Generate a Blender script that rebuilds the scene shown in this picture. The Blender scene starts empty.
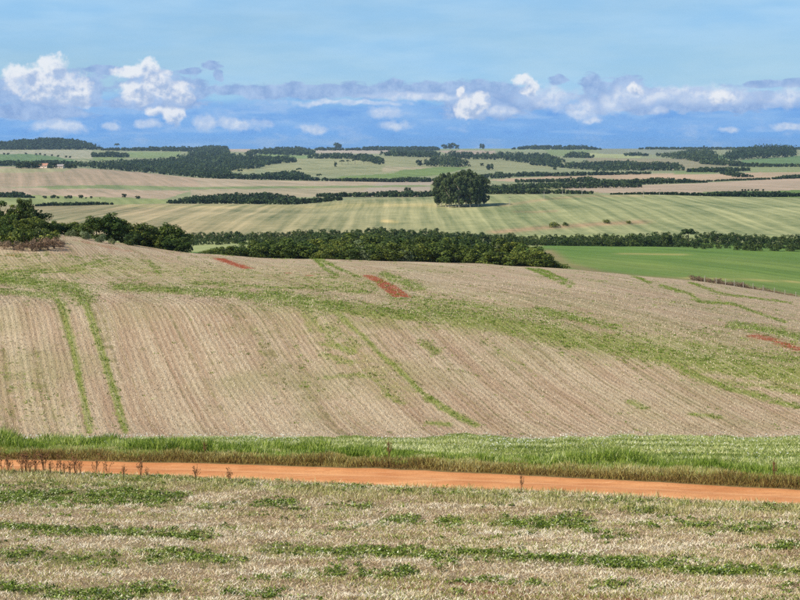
import bpy, math, random
import numpy as np

random.seed(7)
R = np.random.default_rng(11)
scene = bpy.context.scene
col = scene.collection

# ------------------------------------------------------------------ camera
F = 1732.0                      # focal length in pixels of an 800 px wide picture
TH = math.atan(153.0 / F)       # pitch below the horizontal
CZ = 60.0                       # camera height
cam_d = bpy.data.cameras.new("camera")
cam = bpy.data.objects.new("camera", cam_d)
col.objects.link(cam)
cam.location = (0, 0, CZ)
cam.rotation_euler = (math.pi / 2 - TH, 0, 0)
cam_d.sensor_width = 36.0
cam_d.lens = F / 800.0 * 36.0
cam_d.clip_start = 0.5
cam_d.clip_end = 60000.0
scene.camera = cam

# ------------------------------------------------------------------ sun, exposure
SUN_EL, SUN_AZ = math.radians(42), math.radians(-118)     # azimuth from the view direction, negative = left
sun_d = bpy.data.lights.new("sun", 'SUN')
sun_d.energy = 5.0
sun_d.angle = math.radians(0.5)
sun_d.color = (1.0, 0.93, 0.82)
sun = bpy.data.objects.new("sun", sun_d)
col.objects.link(sun)
sun.location = (-60, -20, 140)
from mathutils import Vector
sdir = Vector((math.sin(SUN_AZ) * math.cos(SUN_EL), math.cos(SUN_AZ) * math.cos(SUN_EL), math.sin(SUN_EL)))
sun.rotation_euler = (-sdir).to_track_quat('-Z', 'Y').to_euler()
scene.view_settings.view_transform = 'Standard'
scene.view_settings.look = 'None'
scene.view_settings.exposure = 0.22
scene.view_settings.gamma = 1.0
scene.view_settings.use_curve_mapping = False
scene.cycles.max_bounces = 6
scene.cycles.diffuse_bounces = 3
scene.cycles.volume_bounces = 0
scene.cycles.transparent_max_bounces = 6
scene.cycles.use_denoising = False
scene.cycles.use_adaptive_sampling = True
scene.cycles.adaptive_threshold = 0.02


def ray(px, py):
    x = (np.asarray(px, float) - 400) / F
    v = (300 - np.asarray(py, float)) / F
    dy = math.cos(TH) + v * math.sin(TH)
    return x / dy, (-math.sin(TH) + v * math.cos(TH)) / dy


def proj(X, Y, Z):
    z = Z - CZ
    fw = Y * math.cos(TH) - z * math.sin(TH)
    up = Y * math.sin(TH) + z * math.cos(TH)
    return 400 + F * X / fw, 300 - F * up / fw


def azel(px, py):
    u, t = ray(px, py)
    az = math.atan(u)
    return math.degrees(az), math.degrees(math.atan(t * math.cos(az)))


def lin(r, g, b):
    f = lambda c: (c / 255 / 12.92) if c / 255 <= 0.04045 else ((c / 255 + 0.055) / 1.055) ** 2.4
    return (f(r), f(g), f(b), 1.0)


# ------------------------------------------------------------------ node helper
class NT:
    def __init__(s, tree):
        s.t = tree

    def n(s, typ, **kw):
        nd = s.t.nodes.new(typ)
        for k, v in kw.items():
            setattr(nd, k, v)
        return nd

    def link(s, a, b):
        s.t.links.new(a, b)

    def put(s, sock, v):
        if isinstance(v, bpy.types.NodeSocket):
            s.t.links.new(v, sock)
        elif v is not None:
            sock.default_value = v

    def math(s, op, a, b=None, c=None, clamp=False):
        nd = s.n('ShaderNodeMath', operation=op, use_clamp=clamp)
        s.put(nd.inputs[0], a)
        if b is not None: s.put(nd.inputs[1], b)
        if c is not None: s.put(nd.inputs[2], c)
        return nd.outputs[0]

    def vmath(s, op, a, b=None, c=None):
        nd = s.n('ShaderNodeVectorMath', operation=op)
        s.put(nd.inputs[0], a)
        if b is not None: s.put(nd.inputs[1], b)
        if c is not None: s.put(nd.inputs[2], c)
        return nd.outputs['Value'] if op in ('LENGTH', 'DOT_PRODUCT', 'DISTANCE') else nd.outputs[0]

    def noise(s, vec, scale, detail=3.0, rough=0.5, dist=0.0, out='Fac'):
        nd = s.n('ShaderNodeTexNoise')
        s.put(nd.inputs['Vector'], vec)
        nd.inputs['Scale'].default_value = scale
        nd.inputs['Detail'].default_value = detail
        nd.inputs['Roughness'].default_value = rough
        nd.inputs['Distortion'].default_value = dist
        return nd.outputs[out]

    def mapr(s, v, a, b, c=0.0, d=1.0, smooth=True):
        nd = s.n('ShaderNodeMapRange', interpolation_type='SMOOTHSTEP' if smooth else 'LINEAR')
        s.put(nd.inputs[0], v)
        for i, k in enumerate((a, b, c, d)):
            s.put(nd.inputs[i + 1], k)
        return nd.outputs[0]

    def mix(s, fac, a, b, mode='MIX'):
        nd = s.n('ShaderNodeMix', data_type='RGBA', blend_type=mode)
        s.put(nd.inputs[0], fac)
        s.put(nd.inputs[6], a)
        s.put(nd.inputs[7], b)
        return nd.outputs[2]

    def comb(s, x, y, z=0.0):
        nd = s.n('ShaderNodeCombineXYZ')
        s.put(nd.inputs[0], x); s.put(nd.inputs[1], y); s.put(nd.inputs[2], z)
        return nd.outputs[0]

    def sep(s, v):
        nd = s.n('ShaderNodeSeparateXYZ')
        s.put(nd.inputs[0], v)
        return nd.outputs

    def attr(s, name, out='Fac'):
        nd = s.n('ShaderNodeAttribute', attribute_name=name)
        return nd.outputs[out]

    def ramp(s, fac, stops):
        nd = s.n('ShaderNodeValToRGB')
        s.put(nd.inputs[0], fac)
        el = nd.color_ramp.elements
        while len(el) < len(stops): el.new(0.5)
        for e, (p, c) in zip(el, stops):
            e.position = p; e.color = c
        return nd.outputs[0]


# ------------------------------------------------------------------ world: daylight sky with a bank of cumulus on the horizon
world = bpy.data.worlds.new("World")
scene.world = world
world.use_nodes = True
W = NT(world.node_tree)
world.node_tree.nodes.clear()
sky = W.n('ShaderNodeTexSky', sky_type='NISHITA', sun_disc=False)
sky.sun_elevation = SUN_EL
sky.sun_rotation = SUN_AZ
sky.altitude = 400.0
sky.air_density = 1.0
sky.dust_density = 0.2
sky.ozone_density = 2.5
tc = W.n('ShaderNodeTexCoord')
gx, gy, gz = W.sep(tc.outputs['Generated'])
az = W.math('MULTIPLY', W.math('ARCTAN2', gx, gy), 57.29578)
el = W.math('MULTIPLY', W.math('ARCSINE', gz), 57.29578)
P = W.comb(az, el, 0.0)
SKY_S = 0.075
EXPO = 2 ** scene.view_settings.exposure


def em(r, g, b):               # a cloud colour as seen, divided by the background strength
    c = lin(r, g, b)
    return tuple(k / SKY_S / EXPO for k in c[:3]) + (1,)


fine = W.noise(P, 2.1, 8.0, 0.62)
fine2 = W.noise(W.vmath('ADD', P, (-0.08, 0.12, 0.0)), 2.1, 5.0, 0.55)
wide = W.noise(W.vmath('MULTIPLY', P, (0.30, 1.3, 1)), 1.0, 4.0, 0.55)
Pw = W.vmath('ADD', P, W.vmath('MULTIPLY', W.vmath('SUBTRACT', W.noise(P, 1.1, 3.0, 0.55, out='Color'), (0.5, 0.5, 0.5)), (0.8, 0.5, 0)))


def blobs(lst, shift=(0, 0), src0=None):
    acc = None
    src = src0 if src0 else Pw if shift == (0, 0) else W.vmath('ADD', Pw, (shift[0], shift[1], 0))
    for px, py, rx, ry in lst:
        a, e = azel(px, py)
        rx, ry = rx / 30.2, ry / 30.2
        v = W.vmath('MULTIPLY_ADD', src, (1 / rx, 1 / ry, 0), (-a / rx, -e / ry, 0))
        l = W.vmath('LENGTH', v)
        acc = l if acc is None else W.math('SMOOTH_MIN', acc, l, 0.3)
    return acc


white = [(26, 74, 20, 9), (54, 66, 12, 12), (44, 84, 34, 14), (66, 92, 26, 12), (40, 95, 22, 9), (134, 72, 22, 6), (148, 68, 11, 9), (138, 92, 17, 12),
         (158, 82, 16, 12), (170, 92, 22, 12), (184, 97, 11, 8), (154, 112, 11, 6), (173, 116, 11, 9), (461, 91, 5, 5), (474, 104, 15, 9), (470, 112, 13, 8), 
         (522, 78, 11, 5), (530, 87, 10, 8), (634, 88, 8, 6), (722, 96, 12, 6)]
faint = [(500, 112, 15, 5), (690, 91, 40, 5), (620, 98, 12, 6), (632, 93, 20, 13), (662, 96, 26, 8), (712, 95, 52, 9), (790, 97, 20, 9), (206, 122, 13, 7), (236, 124, 32, 6), (385, 113, 18, 7), (396, 126, 14, 4), (553, 104, 10, 6), (582, 109, 16, 10), (592, 119, 10, 4), (610, 104, 14, 10), (660, 111, 8, 5), (730, 131, 11, 3), (788, 127, 18, 4),
         (310, 128, 14, 5), (60, 126, 30, 6), (112, 127, 8, 5), (420, 96, 60, 4), (345, 103, 60, 3), (550, 95, 30, 10), (148, 124, 14, 4)]
grey = [(310, 91, 130, 8), (440, 90, 95, 9), (58, 88, 46, 18), (160, 90, 44, 18), (482, 106, 44, 13), (640, 100, 70, 13), (722, 101, 90, 11), (30, 112, 60, 8), (212, 66, 9, 5), (218, 76, 5, 7), (105, 69, 22, 5), (188, 71, 14, 3), (2, 92, 28, 14),
        (85, 90, 18, 12), (560, 79, 9, 5), (595, 86, 14, 12), (625, 86, 18, 11), (785, 84, 55, 4), (500, 100, 60, 12), (196, 92, 12, 10), (680, 104, 110, 9), (50, 100, 60, 7), (160, 104, 50, 6)]
sW = blobs(white)
sWl = blobs(white, (-0.14, 0.20))
sG = blobs(grey, src0=W.vmath('ADD', P, W.vmath('MULTIPLY', W.vmath('SUBTRACT', W.noise(P, 1.1, 2.0, 0.5, out='Color'), (0.5, 0.5, 0.5)), (0.8, 0.22, 0))))
nG = W.math('MULTIPLY', W.math('SUBTRACT', W.noise(W.vmath('MULTIPLY', P, (1.0, 2.4, 1)), 1.6, 6.0, 0.6), 0.5), 1.7)
sF = blobs(faint)
nW = W.math('MULTIPLY', W.math('SUBTRACT', fine, 0.5), 2.3)
mW = W.mapr(W.math('ADD', sW, nW), 1.28, 0.62)
mF = W.mapr(W.math('ADD', sF, nW), 1.35, 0.35)
mG = W.mapr(W.math('ADD', sG, nG), 1.18, 0.80)
# the long blue-grey bank low over the horizon, all round
edge = W.math('MULTIPLY_ADD', wide, 1.6, 0.80)
mB = W.math('MULTIPLY', W.mapr(W.math('SUBTRACT', el, edge), 0.25, -0.35), 0.88)
mH = W.mapr(W.math('SUBTRACT', el, W.math('MULTIPLY_ADD', wide, 0.9, 0.05)), 0.45, -0.3)
skyc = W.mix(1.0, sky.outputs[0], (0.80, 0.98, 1.18, 1), 'MULTIPLY')
veil = W.math('MULTIPLY', W.mapr(W.noise(W.vmath('MULTIPLY', P, (0.10, 0.55, 1)), 1.0, 3.0, 0.5), 0.25, 0.75, 0.55, 1.0), W.mapr(el, 35.0, 4.0, 0.2, 0.92))
c0 = W.mix(veil, skyc, W.mix(W.mapr(wide, 0.3, 0.7), em(152, 202, 243), em(172, 213, 246)))
c0 = W.mix(W.mapr(el, 2.0, 1.4, 0.0, 0.45), c0, em(150, 206, 246))
bank = W.mix(W.mapr(wide, 0.35, 0.7), em(112, 166, 232), em(142, 186, 238))
c1 = W.mix(mB, c0, bank)
c1 = W.mix(W.math('MULTIPLY', mH, 0.7), c1, em(102, 168, 240))
mott = W.noise(W.vmath('MULTIPLY', P, (0.55, 1.3, 1)), 1.0, 6.0, 0.62)
c1 = W.mix(W.math('MULTIPLY', W.mapr(mott, 0.50, 0.68), W.mapr(el, 2.2, 1.4, 0.0, 0.55)), c1, em(172, 200, 238))
c1 = W.mix(W.math('MULTIPLY', W.mapr(mott, 0.48, 0.34), W.mapr(el, 2.2, 1.4, 0.0, 0.5)), c1, em(100, 156, 228))
streak = W.mapr(W.noise(W.vmath('MULTIPLY', P, (0.35, 3.2, 1)), 1.0, 3.0, 0.5), 0.52, 0.72)
c1 = W.mix(W.math('MULTIPLY', streak, W.mapr(el, 1.6, 0.9, 0.0, 0.45)), c1, em(168, 203, 243))
gcol = W.mix(W.mapr(fine, 0.3, 0.7), em(136, 168, 217), em(172, 197, 234))
c2 = W.mix(W.math('MULTIPLY', mG, 0.90), c1, gcol)
c2 = W.mix(W.math('MULTIPLY', mF, 0.80), c2, W.mix(W.mapr(W.math('SUBTRACT', fine, fine2), -0.12, 0.16), em(190, 209, 238), em(226, 234, 246)))  # faint clouds: sunward and shaded sides painted by offset noise
puff = W.math('MULTIPLY', W.math('SUBTRACT', fine, fine2), 3.2)
lit = W.mapr(W.math('ADD', sWl, puff), -0.05, 1.15)  # sunlit upper left and shaded base of the cumulus, painted into their colour
wcol = W.mix(lit, em(170, 192, 226), em(240, 243, 248))
c3 = W.mix(W.math('MULTIPLY', mW, 0.90), c2, wcol)
bg = W.n('ShaderNodeBackground')
W.put(bg.inputs[0], c3)
bg.inputs[1].default_value = SKY_S
wo = W.n('ShaderNodeOutputWorld')
W.link(bg.outputs[0], wo.inputs[0])
world.cycles.sampling_method = 'MANUAL'
world.cycles.sample_map_resolution = 512

# ------------------------------------------------------------------ noise in numpy
def vnoise(x, y, seed=0):
    xi = np.floor(x).astype(np.int64); yi = np.floor(y).astype(np.int64)
    fx = x - xi; fy = y - yi
    fx = fx * fx * (3 - 2 * fx); fy = fy * fy * (3 - 2 * fy)

    def h(a, b):
        n = (a * 374761393 + b * 668265263 + seed * 982451653) & 0x7fffffff
        n = ((n ^ (n >> 13)) * 1274126177) & 0x7fffffff
        return ((n ^ (n >> 16)) & 0xffff) / 65535.0
    a = h(xi, yi) * (1 - fx) + h(xi + 1, yi) * fx
    b = h(xi, yi + 1) * (1 - fx) + h(xi + 1, yi + 1) * fx
    return a * (1 - fy) + b * fy


def fbm(x, y, seed=0, o=3):
    r = 0; a = 0.5; t = 0
    for i in range(o):
        r = r + a * vnoise(x * 2 ** i, y * 2 ** i, seed + i); t += a; a *= 0.5
    return r / t


# ------------------------------------------------------------------ terrain: guide lines across the land, each (px, distance, picture row)
FULL = [-700, -300, 1100, 1500]
def guide(dpts, ypts, z=None):
    return dpts, ypts, z
crest_y = [(-700, 250), (-150, 242), (0, 238), (60, 237), (100, 243), (190, 254), (250, 258), (330, 259), (400, 262), (480, 264), (560, 268), (640, 276), (700, 281), (760, 290), (800, 297), (1000, 325), (1500, 340)]
crest_d = [(0, 262), (100, 265), (200, 280), (400, 300), (600, 328), (800, 330)]
G = [
    ([(0, 1)], None, -1.7),
    ([(0, 20)], None, -7.2),
    ([(0, 41), (800, 39)], [(0, 600), (800, 600)], None),                                                              # 2 lower edge of the picture
    ([(-700, 76), (0, 66), (400, 59), (800, 53), (1500, 46)], [(-700, 446), (0, 470), (200, 477), (400, 486), (520, 490), (800, 504.5), (1500, 540)], None),    # 3 road near edge
    ([(-700, 80.2), (0, 70.2), (400, 63.2), (800, 57.2), (1500, 50)], [(-700, 437), (0, 459), (200, 463), (400, 469), (600, 479), (800, 489.5), (1500, 520)], None),  # 4 road far edge
    ([(-700, 84), (0, 74), (400, 67), (800, 61), (1500, 54)], [(-700, 432), (0, 450.5), (200, 454.5), (400, 459.5), (600, 469), (800, 478.5), (1500, 505)], None),  # 5
    ([(-700, 94), (0, 88), (400, 92), (800, 95)], [(-700, 432), (0, 441), (400, 437.5), (800, 438), (1500, 440)], None),                          # 6 verge back edge
    ([(0, 108)], None, -18.95),                                                                                         # 7 dip
    ([(0, 126)], [(0, 433), (800, 436)], None),                                                                         # 8 foot of the hill
    ([(0, 139)], [(0, 385), (400, 388), (800, 397)], None),
    ([(0, 151)], [(0, 340), (400, 344), (800, 362)], None),
    ([(0, 163)], [(0, 303), (200, 303), (400, 311), (600, 328), (800, 346)], None),
    ([(0, 185)], [(0, 287), (200, 288), (400, 294), (600, 308), (800, 330)], None),
    ([(0, 215)], [(0, 269), (200, 274), (400, 281), (600, 293), (800, 318)], None),
    (crest_d, crest_y, None),                                                                                           # 14 crest
    ([(0, 375)], [(p, y + 9) for p, y in crest_y], None),                                                               # 15 behind the crest
    ([(0, 600)], [(0, 247), (400, 248), (560, 246), (700, 249), (800, 251)], None),                                     # 16
    ([(0, 720)], [(0, 241), (400, 243), (600, 244), (800, 246)], None),
    ([(0, 820)], [(0, 234), (200, 237), (400, 236), (600, 234), (800, 236)], None),                                     # 18 foot of pasture
    ([(0, 1000)], [(0, 217), (200, 216), (400, 216), (600, 210), (800, 213)], None),
    ([(0, 1250)], [(-400, 209), (0, 207), (150, 204), (300, 204.5), (350, 199.5), (430, 197), (500, 195), (560, 193.5), (640, 195), (720, 197), (800, 198)], None),  # 20 crest
    ([(0, 1400)], [(0, 205), (150, 206), (300, 207), (430, 199.5), (560, 197), (800, 201)], None),
    ([(0, 1560)], [(0, 198), (150, 198), (300, 197), (400, 193), (500, 193), (600, 191), (700, 193), (800, 194)], None),   # 22
    ([(0, 1900)], [(0, 187), (150, 189), (300, 189), (400, 187.5), (500, 187), (600, 186), (700, 184), (800, 184)], None),
    ([(0, 2300)], [(0, 168), (60, 168.2), (100, 169.3), (150, 174), (200, 178.5), (300, 181), (400, 182), (500, 181), (600, 180), (700, 178), (800, 176.5)], None),
    ([(0, 2700)], [(0, 169.3), (100, 170.5), (150, 174.5), (200, 178), (300, 177), (400, 176), (500, 177), (600, 174), (800, 172)], None),
    ([(0, 3300)], [(0, 162), (100, 166), (200, 172), (300, 168), (400, 166), (500, 169), (600, 170), (700, 166), (800, 168)], None),
    ([(0, 4200)], [(0, 155), (100, 157), (200, 162), (300, 158.5), (400, 156), (500, 161), (600, 160), (700, 160), (800, 159)], None),
    ([(0, 5200)], [(0, 151.8), (100, 151.5), (200, 154), (300, 155), (400, 155), (500, 156), (600, 155), (700, 155), (800, 153)], None),
    ([(0, 6200)], [(-200, 145), (-50, 143.2), (0, 142.6), (25, 141.2), (50, 140.6), (75, 142.2), (90, 145.6), (106, 149.6), (200, 151), (300, 151.5), (500, 151), (600, 150.5), (800, 151)], None),
    ([(0, 7600)], [(0, 149), (800, 148.6)], None),
    ([(0, 9500)], None, -18.0),
    ([(0, 15000)], None, -45.0),
]
ROWS = [6, 8, 44, 14, 10, 26, 8, 10, 46, 44, 34, 18, 18, 12, 6, 34, 8, 10, 26, 22, 6, 10, 16, 24, 6, 14, 14, 10, 8, 6, 3, 3]
uc = np.arange(-0.36, 0.3601, 0.0012)
wing = 0.36 + np.cumsum(np.linspace(0.004, 0.09, 22))
U = np.concatenate([-wing[::-1], uc, wing])
NC = len(U)


def smooth(a, k=13):
    w = np.hanning(k + 2)[1:-1]; w /= w.sum()
    return np.convolve(np.pad(a, k // 2, mode='edge'), w, mode='valid')


gd, gz_ = [], []
for dp, yp, z in G:
    yk = np.array([p[0] for p in yp]) if yp else np.array([0.0])
    yv = np.array([p[1] for p in yp]) if yp else np.array([400.0])
    pxs = 400 + U * F * 1.0
    d = np.interp(pxs, [p[0] for p in dp], [p[1] for p in dp])
    for _ in range(2):
        yy = np.interp(pxs, yk, yv)
        _, t = ray(pxs, yy)
        pxs = 400 + U * F * (math.cos(TH) + (300 - yy) / F * math.sin(TH))
    d = np.interp(pxs, [p[0] for p in dp], [p[1] for p in dp])
    zz = np.full(NC, float(z)) if z is not None else t * d
    core = slice(22, NC - 22)
    d[core] = smooth(d[core], 25); zz[core] = smooth(zz[core], 25)
    gd.append(d); gz_.append(zz)
gd = np.array(gd); gz_ = np.array(gz_)
# uneven road edges
for gi, am, sd in ((3, 0.30, 3), (4, 0.18, 5), (5, 0.5, 8), (6, 1.6, 9)):
    gd[gi] += (fbm(U * gd[gi] / .9, np.zeros(NC), sd, 4) - 0.5) * am
x = np.log(gd); y = gz_
h = np.diff(x, axis=0); dl = np.diff(y, axis=0) / h
m = np.zeros_like(y)
m[0] = dl[0]; m[-1] = dl[-1]
w1 = 2 * h[1:] + h[:-1]; w2 = h[1:] + 2 * h[:-1]
same = dl[:-1] * dl[1:] > 0
with np.errstate(divide='ignore', invalid='ignore'):
    hm = (w1 + w2) / (w1 / dl[:-1] + w2 / dl[1:])
m[1:-1] = np.where(same, hm, 0.0)
D, Z, row_of, frac = [], [], [], []
for i, n in enumerate(ROWS):
    for k in range(n + (1 if i == len(ROWS) - 1 else 0)):
        s = k / n
        D.append(np.exp(x[i] + s * h[i]))
        Z.append((2 * s ** 3 - 3 * s ** 2 + 1) * y[i] + (s ** 3 - 2 * s ** 2 + s) * h[i] * m[i] + (-2 * s ** 3 + 3 * s ** 2) * y[i + 1] + (s ** 3 - s ** 2) * h[i] * m[i + 1])
        row_of.append(i); frac.append(i + s)
D = np.array(D); Z = np.array(Z) + CZ
NR = len(D)
XX = U[None, :] * D
start = np.cumsum([0] + ROWS)
# low natural relief
fr = np.array(frac)[:, None]
amp = np.interp(fr, [0, 2, 2.9, 3.01, 3.99, 4.1, 5, 7, 9, 14, 18, 20, 32], [.05, .07, .02, .015, .015, .02, .12, .15, .12, .25, .4, .8, 2.0])
wl = np.interp(fr, [0, 2, 4, 8, 14, 20, 32], [1.2, 1.3, 1.6, 5, 14, 60, 260])
Z += (fbm(XX / wl, D / wl, 21, 3) - 0.5) * 2 * amp
# wheel ruts of the road
for r in range(start[3], start[4] + 1):
    s = frac[r] - 3
    Z[r] += -0.10 - 0.035 * (math.exp(-((s - .3) / .08) ** 2) + math.exp(-((s - .72) / .08) ** 2)) if 0 < s < 1 else -0.02
PX, PY = proj(XX, D, Z)
PYmin = np.minimum.accumulate(np.vstack([np.full((1, NC), 1e9), PY]), axis=0)[:-1]


def ground(X, Y):
    X = np.asarray(X, float); Y = np.asarray(Y, float)
    u = X / Y
    j = np.clip(np.searchsorted(U, u) - 1, 0, NC - 2)
    f = np.clip((u - U[j]) / (U[j + 1] - U[j]), 0, 1)

    def col_z(jj):
        lo = np.zeros(jj.shape, int); hi = np.full(jj.shape, NR - 1)
        for _ in range(11):
            mid = (lo + hi) // 2
            g = D[mid, jj] <= Y
            lo = np.where(g, mid, lo); hi = np.where(g, hi, mid)
        lo = np.minimum(lo, NR - 2)
        a = D[lo, jj]; b = D[lo + 1, jj]
        s = np.clip((Y - a) / (b - a), 0, 1)
        return Z[lo, jj] * (1 - s) + Z[lo + 1, jj] * s
    return col_z(j) * (1 - f) + col_z(j + 1) * f


def land(px, py, dmin=0):
    """ground point that stands at this place of the photograph (X, Y, Z)"""
    u, t = ray(px, py)
    j = int(np.clip(np.searchsorted(U, u), 0, NC - 1))
    ok = np.where((PY[:, j] <= py) & (D[:, j] >= dmin))[0]
    r = int(ok[0]) if len(ok) else NR - 8
    r = max(r, 1)
    a, b = PY[r - 1, j], PY[r, j]
    s = np.clip((a - py) / (a - b), 0, 1) if a > b else 1.0
    d = D[r - 1, j] * (1 - s) + D[r, j] * s
    X = float(u * d)
    return X, float(d), float(ground(np.array([X]), np.array([d]))[0])


def on(px, d):
    u, _ = ray(px, 250)
    X = float(u * d)
    return X, float(d), float(ground(np.array([X]), np.array([float(d)]))[0])


# ------------------------------------------------------------------ mesh helpers
def mesh_np(name, V, Fc, mat=None, attrs=None, smooth_=False, colors=None):
    me = bpy.data.meshes.new(name)
    V = np.asarray(V, np.float32); Fc = np.asarray(Fc, np.int32)
    me.vertices.add(len(V)); me.vertices.foreach_set('co', V.ravel())
    nF, k = Fc.shape
    me.loops.add(nF * k); me.loops.foreach_set('vertex_index', Fc.ravel())
    me.polygons.add(nF); me.polygons.foreach_set('loop_start', np.arange(0, nF * k, k, dtype=np.int32))
    if smooth_:
        me.polygons.foreach_set('use_smooth', np.ones(nF, bool))
    for nm, a in (attrs or {}).items():
        at = me.attributes.new(nm, 'FLOAT', 'POINT')
        at.data.foreach_set('value', np.asarray(a, np.float32))
    if colors is not None:
        at = me.attributes.new('tone', 'FLOAT_COLOR', 'POINT')
        at.data.foreach_set('color', np.asarray(colors, np.float32).ravel())
    me.update(calc_edges=True)
    if mat: me.materials.append(mat)
    return me


def link(name, data, parent=None, loc=None):
    o = bpy.data.objects.new(name, data)
    col.objects.link(o)
    if parent: o.parent = parent
    if loc is not None: o.location = loc
    return o


def tag(o, label=None, cat=None, group=None, kind=None):
    if label: o['label'] = label
    if cat: o['category'] = cat
    if group: o['group'] = group
    if kind: o['kind'] = kind
    return o


class MB:
    """collects quads / tris / tubes into one mesh"""
    def __init__(s): s.v = []; s.f = []
    def poly(s, pts):
        b = len(s.v); s.v += [tuple(p) for p in pts]; s.f.append(tuple(range(b, b + len(pts))))
    def box(s, c, sz):
        b = len(s.v); cx, cy, cz = c; a, e, i = sz[0] / 2, sz[1] / 2, sz[2] / 2
        for dx in (-a, a):
            for dy in (-e, e):
                for dz in (-i, i): s.v.append((cx + dx, cy + dy, cz + dz))
        for q in ((0, 1, 3, 2), (4, 6, 7, 5), (0, 4, 5, 1), (2, 3, 7, 6), (0, 2, 6, 4), (1, 5, 7, 3)):
            s.f.append(tuple(b + k for k in q))
    def tube(s, pts, rad, n=6):
        rings = []
        for i, p in enumerate(pts):
            p = Vector(p)
            d = (Vector(pts[min(i + 1, len(pts) - 1)]) - Vector(pts[max(i - 1, 0)])).normalized()
            a = d.orthogonal().normalized(); c = d.cross(a)
            b = len(s.v)
            for k in range(n):
                an = 2 * math.pi * k / n
                s.v.append(tuple(p + (a * math.cos(an) + c * math.sin(an)) * rad[i]))
            rings.append(b)
        for r0, r1 in zip(rings, rings[1:]):
            for k in range(n):
                s.f.append((r0 + k, r0 + (k + 1) % n, r1 + (k + 1) % n, r1 + k))
        s.f.append(tuple(rings[-1] + k for k in range(n)))
        s.f.append(tuple(rings[0] + k for k in reversed(range(n))))
    def mesh(s, name, mat):
        me = bpy.data.meshes.new(name); me.from_pydata(s.v, [], s.f); me.update()
        if mat: me.materials.append(mat)
        return me


# ------------------------------------------------------------------ materials
def new_mat(name):
    m_ = bpy.data.materials.new(name); m_.use_nodes = True
    m_.node_tree.nodes.clear()
    return m_, NT(m_.node_tree)


def finish(N, colr, rough=0.9, bump=None, bstr=0.5, bdist=0.05, trans=None):
    p = N.n('ShaderNodeBsdfPrincipled')
    N.put(p.inputs['Base Color'], colr)
    p.inputs['Roughness'].default_value = rough
    p.inputs['Specular IOR Level'].default_value = 0.2
    if bump is not None:
        b = N.n('ShaderNodeBump')
        b.inputs['Strength'].default_value = bstr; b.inputs['Distance'].default_value = bdist
        N.put(b.inputs['Height'], bump); N.link(b.outputs[0], p.inputs['Normal'])
    out = N.n('ShaderNodeOutputMaterial')
    if trans:
        tr = N.n('ShaderNodeBsdfTranslucent'); N.put(tr.inputs[0], colr)
        mx = N.n('ShaderNodeMixShader'); mx.inputs[0].default_value = trans
        N.link(p.outputs[0], mx.inputs[1]); N.link(tr.outputs[0], mx.inputs[2]); N.link(mx.outputs[0], out.inputs[0])
    else:
        N.link(p.outputs[0], out.inputs[0])


def plain(name, c, rough=0.8, var=0.25, scale=3.0):
    m_, N = new_mat(name)
    tcn = N.n('ShaderNodeTexCoord')
    nz = N.noise(tcn.outputs['Object'], scale, 4.0, 0.6)
    dk = tuple(k * (1 - var) for k in c[:3]) + (1,)
    lt = tuple(min(1, k * (1 + var)) for k in c[:3]) + (1,)
    finish(N, N.mix(nz, dk, lt), rough)
    return m_


def blade_mat(name, stops, trans=0.25, patch=0.0, pscale=0.3):
    """thin plants: colour runs with the 'tint' stored per blade"""
    m_, N = new_mat(name)
    t = N.attr('tint')
    c = N.ramp(t, stops)
    if patch:
        tcn = N.n('ShaderNodeTexCoord')
        nz = N.noise(tcn.outputs['Object'], pscale, 3.0, 0.6)
        c = N.mix(1.0, c, N.mix(nz, (1 - patch, 1 - patch, 1 - patch, 1), (1 + patch, 1 + patch * .9, 1 + patch * .6, 1)), 'MULTIPLY')
    finish(N, c, 0.75, trans=trans)
    return m_


def leaf_mat(name, dark, mid, light, trans=0.2, hue=0.35):
    m_, N = new_mat(name)
    t = N.attr('tint')
    c = N.ramp(t, [(0.0, dark), (0.55, mid), (1.0, light)])
    oi = N.n('ShaderNodeObjectInfo')
    c2 = N.mix(oi.outputs['Random'], (1 - hue, 1 - hue * .6, 1 - hue * .5, 1), (1 + hue, 1 + hue * .55, 1 + hue * .25, 1))
    c = N.mix(1.0, c, c2, 'MULTIPLY')
    finish(N, c, 0.65, trans=trans)
    return m_


def obj_coords(N):
    tcn = N.n('ShaderNodeTexCoord')
    return tcn.outputs['Object']


# --- foreground soil under the straw
mat_fore, N = new_mat('foreground_soil')
oc = obj_coords(N)
g1 = N.noise(oc, 0.9, 4.0, 0.6); g2 = N.noise(oc, 9.0, 4.0, 0.7); g3 = N.noise(N.vmath('MULTIPLY', oc, (22, 9, 9)), 1.0, 3.0, 0.7)
c = N.mix(N.mapr(g2, 0.3, 0.7), lin(90, 66, 44), lin(176, 150, 114))
c = N.mix(N.mapr(g3, 0.5, 0.68), c, lin(214, 192, 158))
c = N.mix(N.math('MULTIPLY', N.mapr(g1, 0.45, 0.7), 0.45), c, lin(118, 112, 60))
gm = N.attr('green')
c = N.mix(N.math('MULTIPLY', gm, 0.65), c, lin(82, 92, 38))
c = N.mix(N.attr('red'), c, lin(122, 62, 34))
finish(N, c, 0.95, N.math('ADD', g2, g3), 0.8, 0.06)

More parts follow.
